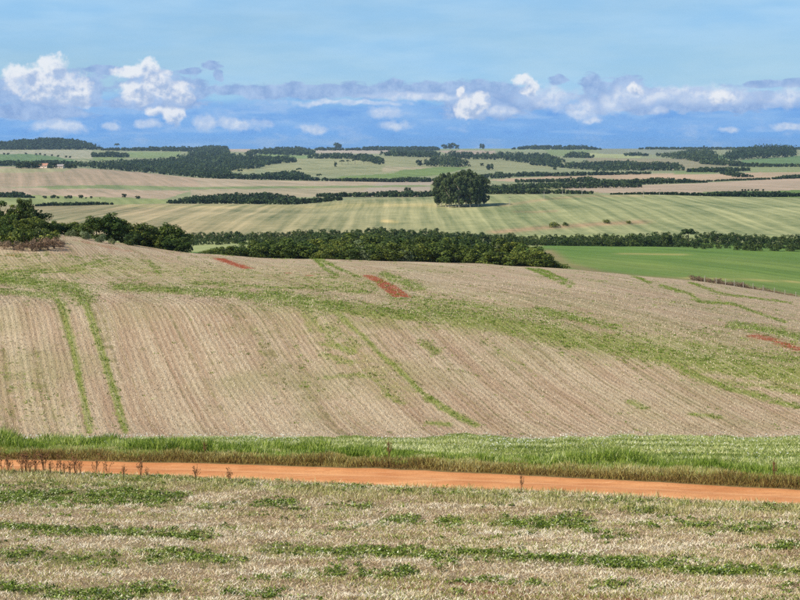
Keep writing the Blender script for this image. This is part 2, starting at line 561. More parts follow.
# --- orange dirt road
mat_road, N = new_mat('orange_dirt')
oc = obj_coords(N)
ac = N.attr('across')
g1 = N.noise(oc, 0.35, 4.0, 0.6); g2 = N.noise(oc, 11.0, 5.0, 0.7)
c = N.mix(N.mapr(g1, 0.3, 0.7), lin(188, 122, 72), lin(212, 150, 96))
trk = N.math('ADD', N.mapr(N.math('ABSOLUTE', N.math('SUBTRACT', ac, 0.30)), 0.09, 0.02), N.mapr(N.math('ABSOLUTE', N.math('SUBTRACT', ac, 0.70)), 0.09, 0.02))
c = N.mix(N.math('MULTIPLY', N.math('MULTIPLY', trk, g2), 0.7), c, lin(234, 176, 122))
c = N.mix(N.math('MULTIPLY', N.mapr(g2, 0.52, 0.72), 0.65), c, lin(150, 88, 46))
g5 = N.noise(N.vmath('MULTIPLY', oc, (0.5, 2.5, 1)), 1.0, 5.0, 0.7)
c = N.mix(N.math('MULTIPLY', N.mapr(g5, 0.5, 0.7), 0.5), c, lin(176, 108, 62))
c = N.mix(N.math('MULTIPLY', N.mapr(g5, 0.45, 0.3), 0.4), c, lin(236, 184, 134))
c = N.mix(N.mapr(N.math('ABSOLUTE', N.math('SUBTRACT', ac, 0.5)), 0.42, 0.5, 0.0, 0.5), c, lin(150, 96, 56))
finish(N, c, 0.95, g2, 0.5, 0.04)

# --- verge soil
mat_verge, N = new_mat('verge_turf')
oc = obj_coords(N)
g1 = N.noise(N.vmath('MULTIPLY', oc, (0.25, 0.8, 0.8)), 1.0, 4.0, 0.6); g2 = N.noise(oc, 6.0, 4.0, 0.7)
c = N.mix(N.mapr(g2, 0.3, 0.7), lin(92, 112, 44), lin(140, 152, 72))
c = N.mix(N.mapr(g1, 0.45, 0.65), c, lin(172, 164, 104))
c = N.mix(N.mapr(N.attr('across'), 0.30, 0.12), c, lin(120, 98, 56))
finish(N, c, 0.95, g2, 0.6, 0.08)

# --- harvested hill: drilled rows, straw, weed strips, bare red soil
mat_hill, N = new_mat('harvested_stubble')
oc = obj_coords(N)
ox, oy, oz = N.sep(oc)
wob = N.math('MULTIPLY', N.math('SUBTRACT', N.noise(oc, 0.02, 1.0, 0.5), 0.5), 3.0)
rr = N.math('ADD', N.math('MULTIPLY_ADD', oy, 0.29, ox), wob)
along = N.math('MULTIPLY_ADD', ox, -0.29, oy)
rowv = N.comb(rr, N.math('MULTIPLY', along, 0.06), 0.0)
rows = N.math('SINE', N.math('MULTIPLY', rr, 2 * math.pi / 0.52))
rowpatch = N.mapr(N.noise(rowv, 0.25, 3.0, 0.6), 0.35, 0.7)
band = N.noise(rowv, 0.55, 4.0, 0.65)
g1 = N.noise(oc, 0.09, 4.0, 0.6); g2 = N.noise(oc, 5.0, 4.0, 0.75); g3 = N.noise(N.comb(N.math('MULTIPLY', rr, 9.0), N.math('MULTIPLY', along, 2.2), oz), 1.0, 4.0, 0.7)
soil = N.mix(N.mapr(g2, 0.3, 0.7), lin(160, 131, 106), lin(194, 167, 138))
straw = N.mix(N.mapr(g3, 0.35, 0.7), lin(186, 164, 134), lin(220, 204, 176))
c = N.mix(N.mapr(band, 0.32, 0.66), soil, straw)
c = N.mix(N.math('MULTIPLY', N.mapr(rows, 0.1, 0.95), N.math('MULTIPLY_ADD', rowpatch, 0.40, 0.02)), c, lin(224, 204, 176))
c = N.mix(N.math('MULTIPLY', N.mapr(rows, -0.3, -0.95), N.math('MULTIPLY_ADD', rowpatch, 0.22, 0.04)), c, lin(150, 120, 94))
c = N.mix(N.math('MULTIPLY', N.mapr(g1, 0.42, 0.68), 0.55), c, lin(164, 156, 112))
c = N.mix(N.math('MULTIPLY', N.mapr(g2, 0.54, 0.70), 0.6), c, lin(116, 92, 66))  # darker grain that also paints in small shadows
g4 = N.noise(oc, 0.7, 5.0, 0.7)
c = N.mix(N.math('MULTIPLY', N.mapr(g4, 0.56, 0.72), 0.45), c, lin(128, 122, 74))
c = N.mix(N.math('MULTIPLY', N.mapr(g4, 0.42, 0.30), 0.4), c, lin(214, 196, 166))
gm = N.attr('green')
gmask = N.mapr(N.math('ADD', gm, N.math('ADD', N.math('MULTIPLY', N.math('SUBTRACT', g3, 0.5), 1.1), N.math('MULTIPLY', N.math('SUBTRACT', g4, 0.5), 0.8))), 0.18, 0.85)
c = N.mix(N.math('MULTIPLY', gmask, 0.85), c, N.mix(N.mapr(g2, 0.3, 0.7), lin(106, 126, 42), lin(158, 164, 82)))
ol = N.attr('olive')
c = N.mix(N.math('MULTIPLY', N.math('MULTIPLY', ol, N.mapr(g4, 0.34, 0.62)), N.mapr(g3, 0.2, 0.62, 0.35, 1.0)), c, lin(156, 156, 86))
rd = N.mapr(N.math('ADD', N.attr('red'), N.math('ADD', N.math('MULTIPLY', N.math('SUBTRACT', g2, 0.5), 0.8), N.math('MULTIPLY', N.math('SUBTRACT', g4, 0.5), 0.9))), 0.36, 0.56)
c = N.mix(rd, c, N.mix(g2, lin(140, 62, 30), lin(186, 98, 58)))
ln = N.noise(N.comb(N.math('MULTIPLY', rr, 0.33), N.math('MULTIPLY', along, 0.005), 0.0), 1.0, 2.0, 0.5)
lm = N.math('MULTIPLY', N.mapr(N.math('ABSOLUTE', N.math('SUBTRACT', ln, 0.5)), 0.022, 0.004), N.mapr(g4, 0.35, 0.6))
c = N.mix(N.math('MULTIPLY', lm, 0.55), c, lin(120, 116, 62))
ll = N.mapr(N.math('ABSOLUTE', N.math('SUBTRACT', ln, 0.56)), 0.02, 0.004)
c = N.mix(N.math('MULTIPLY', ll, 0.22), c, lin(228, 208, 178))
g6 = N.noise(oc, 2.3, 3.0, 0.7)
c = N.mix(N.math('MULTIPLY', N.mapr(g6, 0.60, 0.72), 0.55), c, lin(104, 84, 56))  # dark specks painted in as small shadows among the stubble
c = N.mix(1.0, c, (0.91, 0.88, 0.81, 1), 'MULTIPLY')
finish(N, c, 0.95, N.math('ADD', N.math('MULTIPLY', rows, 0.12), N.math('ADD', g3, g2)), 0.9, 0.14)

# --- fields farther off carry their own field colour ('tone') with crop lines and patchiness
def field_mat(name, sx, rowlen, k=0.16, turn=0.0, nscale=0.02, wb=5):
    m_, N = new_mat(name)
    oc = obj_coords(N)
    ox, oy, oz = N.sep(oc)
    wob = N.math('MULTIPLY', N.math('SUBTRACT', N.noise(oc, nscale * 0.25, 2.0, 0.5), 0.5), sx * wb)
    rr = N.math('ADD', N.math('MULTIPLY_ADD', oy, turn, ox), wob)
    st = N.noise(N.comb(N.math('DIVIDE', rr, sx), N.math('DIVIDE', oy, rowlen), 0.0), 1.0, 3.0, 0.6)
    g1 = N.noise(oc, nscale, 5.0, 0.6)
    g2 = N.noise(oc, nscale * 12, 4.0, 0.7)
    c = N.attr('tone', 'Color')
    f = N.math('ADD', N.math('MULTIPLY', N.math('SUBTRACT', st, 0.5), k * 3), N.math('MULTIPLY', N.math('SUBTRACT', g1, 0.5), k * 2.2))
    f = N.math('ADD', f, N.math('MULTIPLY', N.math('SUBTRACT', g2, 0.5), k * 1.6))
    f1 = N.math('ADD', f, 1.0)
    cc = N.n('ShaderNodeCombineColor')
    N.put(cc.inputs[0], N.math('MULTIPLY_ADD', f, 1.25, 1.0)); N.put(cc.inputs[1], f1); N.put(cc.inputs[2], N.math('MULTIPLY_ADD', f, 1.2, 1.0))
    c = N.mix(1.0, c, cc.outputs[0], 'MULTIPLY')
    finish(N, c, 0.95, g2, 0.4, 0.3)
    return m_


mat_green = field_mat('young_green_crop', 6.0, 90.0, 0.30, 0.9, 0.03)
mat_pasture = field_mat('striped_pasture', 6.5, 420.0, 0.60, 0.0, 0.012, 2.5)
mat_far = field_mat('distant_patchwork', 11.0, 300.0, 0.32, 0.25, 0.006)

# ------------------------------------------------------------------ masks laid on the land (strips of weeds, bare soil), given along their real lines
def strokes(px, py, lst):
    r = np.zeros(px.shape)
    for pts, wx, wy, s in lst:
        if wx <= 6 and wy <= 1.6: wx = 2.4
        pts = list(pts)
        if pts[0][0] == 0: pts = [(-260, pts[0][1] * 2 - np.interp(260, [p[0] for p in pts], [p[1] for p in pts]))] + pts      # strips run on past the picture
        if pts[-1][0] == 800: pts = pts + [(1060, pts[-1][1] * 2 - np.interp(540, [p[0] for p in pts], [p[1] for p in pts]))]
        best = np.full(px.shape, 1e9)
        for (x0, y0), (x1, y1) in zip(pts, pts[1:]):
            ax, ay = x0 / wx, y0 / wy; bx, by = x1 / wx, y1 / wy
            dx, dy = bx - ax, by - ay
            qx, qy = px / wx - ax, py / wy - ay
            t = np.clip((qx * dx + qy * dy) / max(dx * dx + dy * dy, 1e-9), 0, 1)
            best = np.minimum(best, (qx - t * dx) ** 2 + (qy - t * dy) ** 2)
        r = np.maximum(r, s * np.exp(-best))
    return r


FORE_GREEN = [([(0, 499), (60, 495), (130, 493), (168, 500)], 14, 8, 1.0), ([(95, 497), (165, 499)], 12, 7, 1.0), ([(0, 488), (60, 485), (110, 487)], 12, 4, .5),
              ([(0, 526), (60, 531), (140, 534), (200, 537)], 14, 4, .9), ([(210, 508), (262, 504), (300, 508)], 12, 4, .55),
              ([(0, 556), (40, 556)], 12, 5, 1.0), ([(55, 559), (110, 560)], 10, 6, 1.0), ([(150, 558), (185, 556), (235, 563)], 12, 6, 1.0),
              ([(268, 549), (330, 552), (420, 554), (445, 557)], 12, 5, 1.0), ([(460, 553), (520, 558), (600, 563), (700, 570), (800, 574)], 12, 5, 1.0),
              ([(20, 590), (90, 597), (160, 591)], 14, 6, .9), ([(0, 586), (20, 590)], 10, 5, .9), ([(230, 592), (270, 597)], 10, 5, .5), ([(300, 573), (420, 579), (540, 584)], 14, 3.5, .45),
              ([(330, 508), (372, 506)], 10, 4, .7), ([(390, 520), (412, 518)], 9, 4, .6), ([(505, 522), (540, 524), (586, 519)], 10, 5, .95), ([(545, 520), (588, 530)], 9, 4, .7),
              ([(630, 511), (668, 513)], 8, 4, .8), ([(640, 525), (760, 531)], 12, 4, .55), ([(760, 548), (800, 546)], 9, 4, .6), ([(270, 503), (290, 503)], 7, 4, 1.0),
              ([(445, 521), (456, 522)], 6, 3, .9), ([(400, 570), (412, 573)], 6, 5, .9), ([(600, 585), (620, 586)], 8, 4, .6), ([(0, 474), (200, 481), (400, 491), (600, 501), (800, 509)], 12, 4, .35)]
HILL_GREEN = [([(84, 298), (95, 330), (110, 378), (125, 430)], 4.5, 5, 1.0), ([(55, 293), (66, 320), (74, 350), (82, 392), (90, 430)], 4.5, 5, .95), ([(63, 305), (68, 330)], 6, 8, .8),
              ([(0, 278), (30, 283), (70, 288), (84, 298)], 14, 7, .95), ([(120, 287), (170, 290), (230, 293), (272, 299)], 12, 5, .8), ([(0, 291), (50, 296)], 14, 4, .8),
              ([(322, 344), (340, 348)], 7, 4, .6), ([(338, 346), (352, 352)], 6, 4, 1.0), ([(338, 312), (352, 327), (364, 337), (380, 354), (395, 366), (410, 381), (428, 398)], 4, 2.6, .85), ([(428, 398), (454, 414), (476, 425)], 6, 3.2, 1.0), ([(300, 300), (318, 325), (336, 346), (350, 352)], 4, 3, .6), ([(470, 330), (500, 352), (530, 370)], 5, 3, .45),
              ([(425, 345), (437, 351)], 8, 5, .7), ([(430, 423), (447, 424)], 8, 3, .8), ([(340, 318), (352, 328), (364, 337)], 4, 4, .7), ([(326, 378), (359, 374), (378, 381), (388, 396), (402, 404)], 6, 2.5, .6),
              ([(272, 296), (326, 305), (373, 312), (434, 316), (484, 320), (528, 331)], 18, 8, .9), ([(200, 283), (260, 287), (330, 288), (360, 292)], 16, 3, .6), ([(330, 330), (360, 345)], 10, 8, .5), ([(325, 355), (350, 362)], 10, 4, .6), ([(290, 330), (300, 360), (310, 400)], 6, 10, .35), ([(430, 312), (490, 322), (540, 332), (600, 343), (660, 352), (720, 364), (800, 376)], 24, 12, .95), ([(640, 338), (720, 350), (800, 362)], 24, 7, .7), ([(420, 300), (480, 306), (560, 318)], 16, 4, .6), ([(700, 380), (800, 388)], 16, 5, .55),
              ([(655, 354), (695, 375), (729, 388), (766, 398)], 7, 3.5, .95), ([(705, 366), (738, 371)], 9, 3, .9), ([(770, 387), (800, 393)], 8, 3, .9), ([(776, 402), (800, 407)], 9, 2.5, 1.0),
              ([(734, 325), (770, 330), (800, 337)], 10, 3.5, 1.0), ([(632, 402), (645, 408)], 8, 3, .7), ([(693, 414), (718, 417)], 8, 2.5, .8), ([(540, 309), (587, 321), (614, 328)], 8, 3.5, .9),
              ([(630, 274), (650, 283)], 4, 1.2, .9), ([(662, 286), (692, 295), (700, 302), (732, 304)], 6, 1.5, .9), ([(732, 304), (784, 322)], 5, 1.4, .9), ([(689, 282), (722, 294), (790, 303)], 5, 1.0, .8),
              ([(528, 268), (550, 277), (570, 287)], 4, 1.2, 1.0), ([(537, 268), (554, 275), (574, 284)], 3.5, 1.0, .8), ([(315, 259), (327, 270), (337, 275)], 4, 1.3, .9), ([(318, 258), (337, 268), (358, 277)], 4, 1.3, .8),
              ([(384, 274), (420, 289)], 7, 2.5, .7), ([(0, 272), (60, 269), (105, 261)], 6, 1.3, 1.0), ([(0, 275), (70, 271), (110, 264)], 6, 1.0, .8), ([(150, 262), (158, 272)], 3, 3, .7), ([(5, 375), (60, 400)], 20, 14, .3), ([(300, 300), (310, 330)], 5, 4, .5),
              ([(260, 345), (275, 395)], 6, 12, .3), ([(400, 300), (440, 305)], 12, 4, .5), ([(0, 256), (70, 256), (140, 262)], 12, 3, .45)]
HILL_OLIVE = [([(0, 268), (120, 270), (250, 276), (380, 284)], 30, 9, .9), ([(300, 310), (340, 340), (400, 390)], 24, 14, .5), ([(500, 305), (640, 330), (800, 345)], 30, 9, .6), ([(330, 281), (356, 289)], 12, 6, .9), ([(400, 300), (560, 318), (700, 340), (800, 352)], 40, 14, .6), ([(540, 330), (800, 385)], 30, 14, .5), ([(20, 380), (50, 420)], 30, 24, .35),
              ([(250, 300), (450, 330)], 30, 10, .5), ([(420, 288), (520, 300)], 20, 6, .35)]
HILL_RED = [([(284, 272.5), (314, 276)], 6, .8, .55), ([(756, 336), (778, 342), (800, 350)], 14, 4.0, .56), ([(76, 240), (128, 251)], 10, 2.5, .42), ([(0, 254), (14, 255)], 8, 2, .5)]
RED_POLY = [[(361, 275), (372, 275), (384, 280), (398, 287), (411, 297), (393, 296.8), (384, 290), (374, 282)], [(212, 258), (224, 258.2), (240, 264), (257, 269), (243, 268.8), (228, 264)]]


def red_mask(px, py, sl):
    r_ = strokes(px, py, HILL_RED)
    for p in RED_POLY:
        best = np.full(px.shape, 1e9)
        for (x0, y0), (x1, y1) in zip(p, p[1:] + p[:1]):
            dx, dy = x1 - x0, (y1 - y0) * 2
            t_ = np.clip(((px - x0) * dx + (py - y0) * 2 * dy) / max(dx * dx + dy * dy, 1e-9), 0, 1)
            best = np.minimum(best, np.hypot(px - x0 - t_ * dx, (py - y0) * 2 - t_ * dy))
        r_ = np.maximum(r_, np.clip(.46 + np.where(in_poly(px, py, p), 1, -1) * best / 10.0, 0, 1))
    return r_


FORE_RED = [([(400, 588), (480, 592), (560, 596), (640, 600)], 12, 1.5, .9), ([(350, 578), (450, 583), (520, 590)], 12, 1.2, .5)]

FAR = [  # (polygon on the land, colour of that field)
    ([(-50, 167), (60, 167), (100, 169), (150, 173.5), (200, 178), (230, 180), (230, 187), (150, 188), (60, 186), (-50, 188)], (182, 160, 130)),
    ([(-50, 168), (80, 168), (60, 172), (-50, 174)], (170, 165, 122)),
    ([(-50, 188), (60, 188), (190, 191), (165, 199), (60, 198), (-50, 193)], (186, 164, 134)),
    ([(195, 178), (300, 181), (440, 181), (440, 185), (200, 187)], (186, 168, 136)),
    ([(190, 187), (440, 184), (440, 197), (190, 197)], (178, 164, 130)),
    ([(380, 182), (450, 181.5), (450, 191), (360, 192)], (182, 166, 142)),
    ([(-50, 193), (30, 195), (170, 199), (170, 208), (-50, 212)], (150, 158, 98)),
    ([(430, 184), (560, 186), (600, 189), (600, 199), (430, 199)], (150, 150, 100)),
    ([(480, 180), (560, 176), (640, 173.5), (720, 174), (800, 170), (850, 171), (850, 178.5), (740, 180), (700, 181), (600, 179), (520, 182)], (194, 168, 134)),
    ([(560, 188), (620, 186), (700, 183), (800, 178), (850, 178), (850, 190), (760, 191), (660, 194), (580, 192)], (188, 166, 138)),
    ([(700, 192), (780, 190.5), (850, 189), (850, 200), (740, 199)], (112, 136, 62)),
    ([(-50, 150), (92, 150), (93, 158), (72, 159), (-50, 153.5)], (176, 172, 140)),
    ([(-50, 154), (30, 154), (60, 157), (74, 160), (72, 166), (20, 163), (-50, 160)], (112, 138, 84)),
    ([(128, 152), (182, 152), (180, 157), (150, 158.5), (125, 157)], (142, 158, 98)),
    ([(92, 157), (126, 156.5), (126, 159), (95, 161)], (138, 152, 92)),
    ([(255, 153.5), (290, 153.5), (300, 158), (262, 158)], (136, 156, 92)),
    ([(292, 156), (312, 155), (316, 159.5), (292, 160)], (136, 156, 94)),
    ([(265, 160), (300, 158.5), (400, 156.5), (560, 160), (600, 166), (500, 170), (420, 168), (390, 173), (300, 176), (262, 170)], (158, 158, 112)),
    ([(385, 166), (430, 167), (430, 170), (380, 172)], (182, 170, 132)),
    ([(335, 177), (395, 173), (400, 170.5), (440, 167), (470, 167), (440, 175), (400, 178), (340, 180)], (124, 144, 76)),
    ([(225, 148), (250, 148), (250, 152), (228, 152)], (196, 176, 150)),
    ([(315, 149.5), (400, 150), (400, 153.5), (316, 153.5)], (194, 178, 154)),
    ([(430, 148), (620, 148), (620, 151), (430, 150.5)], (150, 160, 112)),
    ([(438, 150.5), (495, 150.5), (495, 154), (450, 154.5)], (188, 168, 142)),
    ([(545, 150), (592, 150), (580, 157), (548, 155)], (136, 150, 90)),
    ([(588, 153), (640, 155), (640, 158), (588, 157.5)], (176, 180, 122)),
    ([(585, 158), (690, 159), (730, 165), (730, 170), (640, 171), (590, 165)], (156, 148, 112)),
    ([(600, 147), (700, 147), (700, 155), (600, 154)], (148, 152, 122)),
    ([(695, 155), (740, 154.5), (740, 160), (700, 160)], (116, 140, 82)),
    ([(740, 160), (800, 156), (850, 156), (850, 165), (745, 166)], (108, 136, 80)),
    ([(745, 165), (850, 164), (850, 172), (745, 172)], (150, 158, 104)),
    ([(200, 169), (218, 168), (218, 173), (203, 173.5)], (178, 168, 120)),
    ([(205, 168), (255, 167), (255, 172), (205, 172)], (160, 158, 108)),
    ([(40, 186.5), (110, 185), (190, 187), (420, 185), (440, 186.5), (200, 189.5), (110, 188.5), (50, 189)], (142, 152, 98)),
    ([(675, 171), (715, 170), (715, 174), (675, 174.5)], (138, 152, 94)),
]


def in_poly(px, py, poly):
    r = np.zeros(px.shape, bool)
    n = len(poly)
    for i in range(n):
        (x0, y0), (x1, y1) = poly[i], poly[(i + 1) % n]
        if y0 == y1: continue
        c_ = ((y0 > py) != (y1 > py)) & (px < (x1 - x0) * (py - y0) / (y1 - y0) + x0)
        r ^= c_
    return r


# ------------------------------------------------------------------ the ground, cut where the land use changes
def sheet(name, g0, g1, mat, attrs=None, colors=None, label=None):
    a, b = start[g0], start[g1]
    V = np.stack([XX[a:b + 1], D[a:b + 1], Z[a:b + 1]], -1).reshape(-1, 3)
    nr = b - a
    i = np.arange(nr)[:, None] * NC + np.arange(NC - 1)[None, :]
    Fc = np.stack([i, i + 1, i + NC + 1, i + NC], -1).reshape(-1, 4)
    sl = slice(a, b + 1)
    at = {k: f(PX[sl].ravel(), PY[sl].ravel(), sl) for k, f in (attrs or {}).items()}
    cl = colors(PX[sl].ravel(), PY[sl].ravel(), sl) if colors else None
    o = link(name, mesh_np(name, V, Fc, mat, at, True, cl))
    tag(o, label, kind='structure')
    return o


def across(g, n=1):
    return lambda px, py, sl: np.repeat((np.array(frac)[sl] - g) / n, NC)


def rgb(lst):
    return np.array([lin(*c) for c in lst])


sheet('foreground_field', 0, 3, mat_fore, {'green': lambda px, py, sl: strokes(px, py, FORE_GREEN), 'red': lambda px, py, sl: strokes(px, py, FORE_RED)}, label='near field of cut straw and weeds sloping to the dirt road')
sheet('dirt_road', 3, 4, mat_road, {'across': across(3)}, label='orange dirt road crossing the picture below the green verge')
sheet('grass_verge', 4, 7, mat_verge, {'across': across(4, 3)}, label='grassy strip along the far side of the dirt road')
sheet('stubble_hill', 7, 15, mat_hill, {'green': lambda px, py, sl: strokes(px, py, HILL_GREEN), 'olive': lambda px, py, sl: strokes(px, py, HILL_OLIVE),
                                        'red': red_mask}, label='harvested stubble hill with faint drill rows and two green wheel tracks')


def green_cols(px, py, sl):
    X = XX[sl].ravel(); Y = D[sl].ravel()
    c_ = np.tile(np.array(lin(102, 132, 52)), (len(px), 1))
    pale = in_poly(px, py, [(-400, 253), (-400, 200), (1200, 200), (1200, 242), (560, 243), (540, 246.5), (480, 248), (300, 250), (190, 252)])
    c_[pale] = lin(156, 164, 104)
    rough = strokes(px, py, [([(548, 252), (566, 264), (600, 273), (640, 278), (700, 281), (760, 290), (820, 302)], 8, 2.6, 1.0)])[:, None]
    c_ = c_ * (1 - rough * .8) + np.array(lin(150, 128, 92)) * rough * .8
    ol = strokes(px, py, [([(600, 262), (700, 272), (800, 284)], 40, 5, .7), ([(720, 260), (800, 268)], 40, 4, .5)])[:, None]
    c_ = c_ * (1 - ol) + np.array(lin(124, 140, 68)) * ol
    st = strokes(px, py, [([(625, 253.8), (680, 254.5)], 10, .7, .8), ([(690, 278), (740, 279.5), (800, 282)], 8, .6, .8)])[:, None]
    return (c_ * (1 - st) + np.array(lin(176, 164, 98)) * st) * [.85, .82, .8, 1]


def pasture_cols(px, py, sl):
    n = fbm(XX[sl].ravel() / 120, D[sl].ravel() / 120, 5, 3)[:, None]
    w = np.clip((px - 150) / 350, 0, 1)[:, None]
    a = np.array(lin(176, 168, 130)) * (1 - w) + np.array(lin(162, 168, 120)) * w
    b = np.array(lin(158, 146, 110)) * (1 - w) + np.array(lin(146, 154, 106)) * w
    c_ = a * n + b * (1 - n)
    br = strokes(px, py, [([(498, 232), (540, 228), (570, 226), (600, 224), (640, 222)], 10, 2.0, .9), ([(500, 206), (540, 200), (580, 196), (640, 196)], 8, .7, .5), ([(515, 211.5), (535, 212), (556, 211)], 6, 1.0, .6)])[:, None]
    c_ = c_ * (1 - br) + np.array(lin(176, 150, 116)) * br
    yl = strokes(px, py, [([(383, 221), (396, 222)], 5, 1.6, .9), ([(140, 206), (330, 207)], 30, 1.5, .4), ([(350, 205), (430, 205)], 20, 2.0, .5)])[:, None]
    return (c_ * (1 - yl) + np.array(lin(206, 190, 130)) * yl) * [.82, .77, .70, 1]


def far_cols(px, py, sl):
    c_ = np.tile(np.array(lin(152, 156, 112)), (len(px), 1))
    jx = px + (fbm(px / 9, py / 3, 3, 2) - .5) * 3
    jy = py + (fbm(px / 14, py / 3, 4, 2) - .5) * 1.0
    for poly, k in FAR:
        c_[in_poly(jx, jy, poly)] = lin(*k)
    return c_ * [.76, .75, .74, 1]


sheet('valley_field', 15, 18, mat_green, colors=green_cols, label='bright green crop field in the valley behind the stubble hill')
sheet('pasture_hill', 18, 21, mat_pasture, colors=pasture_cols, label='pale green striped pasture hill below the tree grove')
sheet('distant_fields', 21, 32, mat_far, colors=far_cols, label='patchwork of tan and green fields reaching the horizon')

# ------------------------------------------------------------------ thin plants, one mesh each kind ("stuff")
def scatter(n, d0, d1, dens, umax=0.34, seed=0):
    """n random ground points between two distances (arrays over u or numbers), thinned by dens(px, py, X, Y)"""
    r = np.random.default_rng(seed)
    u = r.uniform(-umax, umax, n)
    lo = np.interp(u, U, d0) if np.ndim(d0) else np.full(n, float(d0))
    hi = np.interp(u, U, d1) if np.ndim(d1) else np.full(n, float(d1))
    Y = np.sqrt(r.uniform(0, 1, n) * (hi ** 2 - lo ** 2) + lo ** 2)
    X = u * Y
    Zg = ground(X, Y)
    px, py = proj(X, Y, Zg)
    keep = r.uniform(0, 1, n) < dens(px, py, X, Y)
    return X[keep], Y[keep], Zg[keep], px[keep], py[keep], r


def blades(X, Y, Zg, length, width, lean, r, tint, az_=None, single=False):
    n = len(X)
    if single: width = width * 1.35
    a = r.uniform(0, 2 * math.pi, n) if az_ is None else az_
    L = length * r.uniform(0.55, 1.25, n)
    ln = np.clip(lean + r.normal(0, 0.22, n), 0.02, 1.5)             # radians from the vertical
    dx, dy = np.cos(a) * np.sin(ln) * L, np.sin(a) * np.sin(ln) * L
    dz = np.cos(ln) * L
    b = r.uniform(0, 2 * math.pi, n)
    wx, wy = np.cos(b) * width * .5, np.sin(b) * width * .5
    V = np.empty((n, 4, 3))
    V[:, 0] = np.stack([X - wx, Y - wy, Zg - 0.01], -1)
    V[:, 1] = np.stack([X + wx, Y + wy, Zg - 0.01], -1)
    V[:, 2] = np.stack([X + dx * .55 + wx * .9, Y + dy * .55 + wy * .9, Zg + dz * .62], -1)
    V[:, 3] = np.stack([X + dx, Y + dy, Zg + dz + 0.01], -1)
    i = np.arange(n)[:, None] * 4
    t = np.repeat(np.clip(tint, 0, 1), 4)
    if single:
        return V[:, [0, 1, 3]].reshape(-1, 3), np.arange(n * 3).reshape(-1, 3), np.repeat(np.clip(tint, 0, 1), 3)
    Fc = np.concatenate([i + [0, 1, 2], i + [0, 2, 3]], 0)
    return V.reshape(-1, 3), Fc, t


def leafs(X, Y, Zg, size, r, tint, up=0.6):
    """small leaf faces with a random tilt"""
    n = len(X)
    a = r.uniform(0, 2 * math.pi, n); t = r.normal(0, up, n); s = size * r.uniform(.6, 1.4, n)
    e1 = np.stack([np.cos(a), np.sin(a), np.sin(t)], -1) * s[:, None]
    e2 = np.stack([-np.sin(a), np.cos(a), r.normal(0, up, n)], -1) * (s * .55)[:, None]
    c_ = np.stack([X, Y, Zg], -1)
    V = np.stack([c_ - e1 * .5, c_ + e2 * .5, c_ + e1 * .6, c_ - e2 * .5], 1)
    i = np.arange(n)[:, None] * 4
    return V.reshape(-1, 3), i + [0, 1, 2, 3], np.repeat(np.clip(tint, 0, 1), 4)


M_straw = blade_mat('dry_straw', [(0, lin(112, 86, 56)), (0.3, lin(190, 164, 124)), (0.65, lin(228, 208, 168)), (1, lin(252, 242, 216))], 0.28)
M_weed = blade_mat('weed_leaves', [(0, lin(50, 68, 18)), (0.45, lin(102, 124, 38)), (0.8, lin(154, 168, 72)), (1, lin(228, 230, 186))], 0.25)
M_grass = blade_mat('tall_green_grass', [(0, lin(64, 84, 22)), (0.45, lin(116, 140, 46)), (0.8, lin(164, 176, 80)), (1, lin(218, 220, 156))], 0.3)
M_dry = blade_mat('dry_bank_grass', [(0, lin(88, 64, 34)), (0.35, lin(134, 108, 56)), (0.65, lin(170, 156, 84)), (1, lin(222, 212, 156))], 0.25)
M_flower = blade_mat('white_petals', [(0, lin(214, 216, 196)), (1, lin(246, 246, 238))], 0.3)
M_tuft = blade_mat('olive_tufts', [(0, lin(84, 84, 36)), (0.45, lin(140, 138, 70)), (0.8, lin(190, 180, 116)), (1, lin(228, 218, 168))], 0.25)
M_shoot = blade_mat('yellow_green_shoots', [(0, lin(74, 84, 28)), (0.45, lin(134, 144, 54)), (0.8, lin(182, 184, 100)), (1, lin(224, 220, 156))], 0.25)
M_short = blade_mat('short_pale_grass', [(0, lin(84, 100, 40)), (0.45, lin(130, 144, 68)), (0.8, lin(176, 180, 108)), (1, lin(222, 220, 172))], 0.25)
M_hweed = blade_mat('hill_weed_leaves', [(0, lin(72, 92, 26)), (0.5, lin(116, 138, 46)), (0.85, lin(156, 172, 76)), (1, lin(206, 212, 150))], 0.3)
M_hstraw = blade_mat('hill_straw', [(0, lin(96, 74, 52)), (0.4, lin(172, 146, 116)), (1, lin(236, 220, 190))], 0.1)


def stuff(name, V, Fc, t, mat, label, cat):
    o = link(name, mesh_np(name, V, Fc, mat, {'tint': t}))
    return tag(o, label, cat, kind='stuff')


near_lo = np.full(NC, 37.0)
# straw of the near field
X, Y, Zg, px, py, r = scatter(470000, near_lo, gd[3], lambda px, py, X, Y: 0.8 * np.clip(2.6 * fbm(X / .35, Y / .35, 35, 3) - .55, .12, 1.1) - 0.5 * strokes(px, py, FORE_GREEN) - .5 * strokes(px, py, FORE_RED), seed=1)
pn = fbm(X / 1.3, Y / 0.7, 31, 3)
t = np.clip(r.normal(.64, .27, len(X)) + (pn - .5) * 1.2, 0, 1)
V, Fc, tt = blades(X, Y, Zg, 0.07 + .09 * fbm(X / .8, Y / .8, 36, 2), 0.022, 1.2, r, t)
stuff('straw', V, Fc, tt, M_straw, 'pale cut straw littering the near field below the dirt road', 'straw')
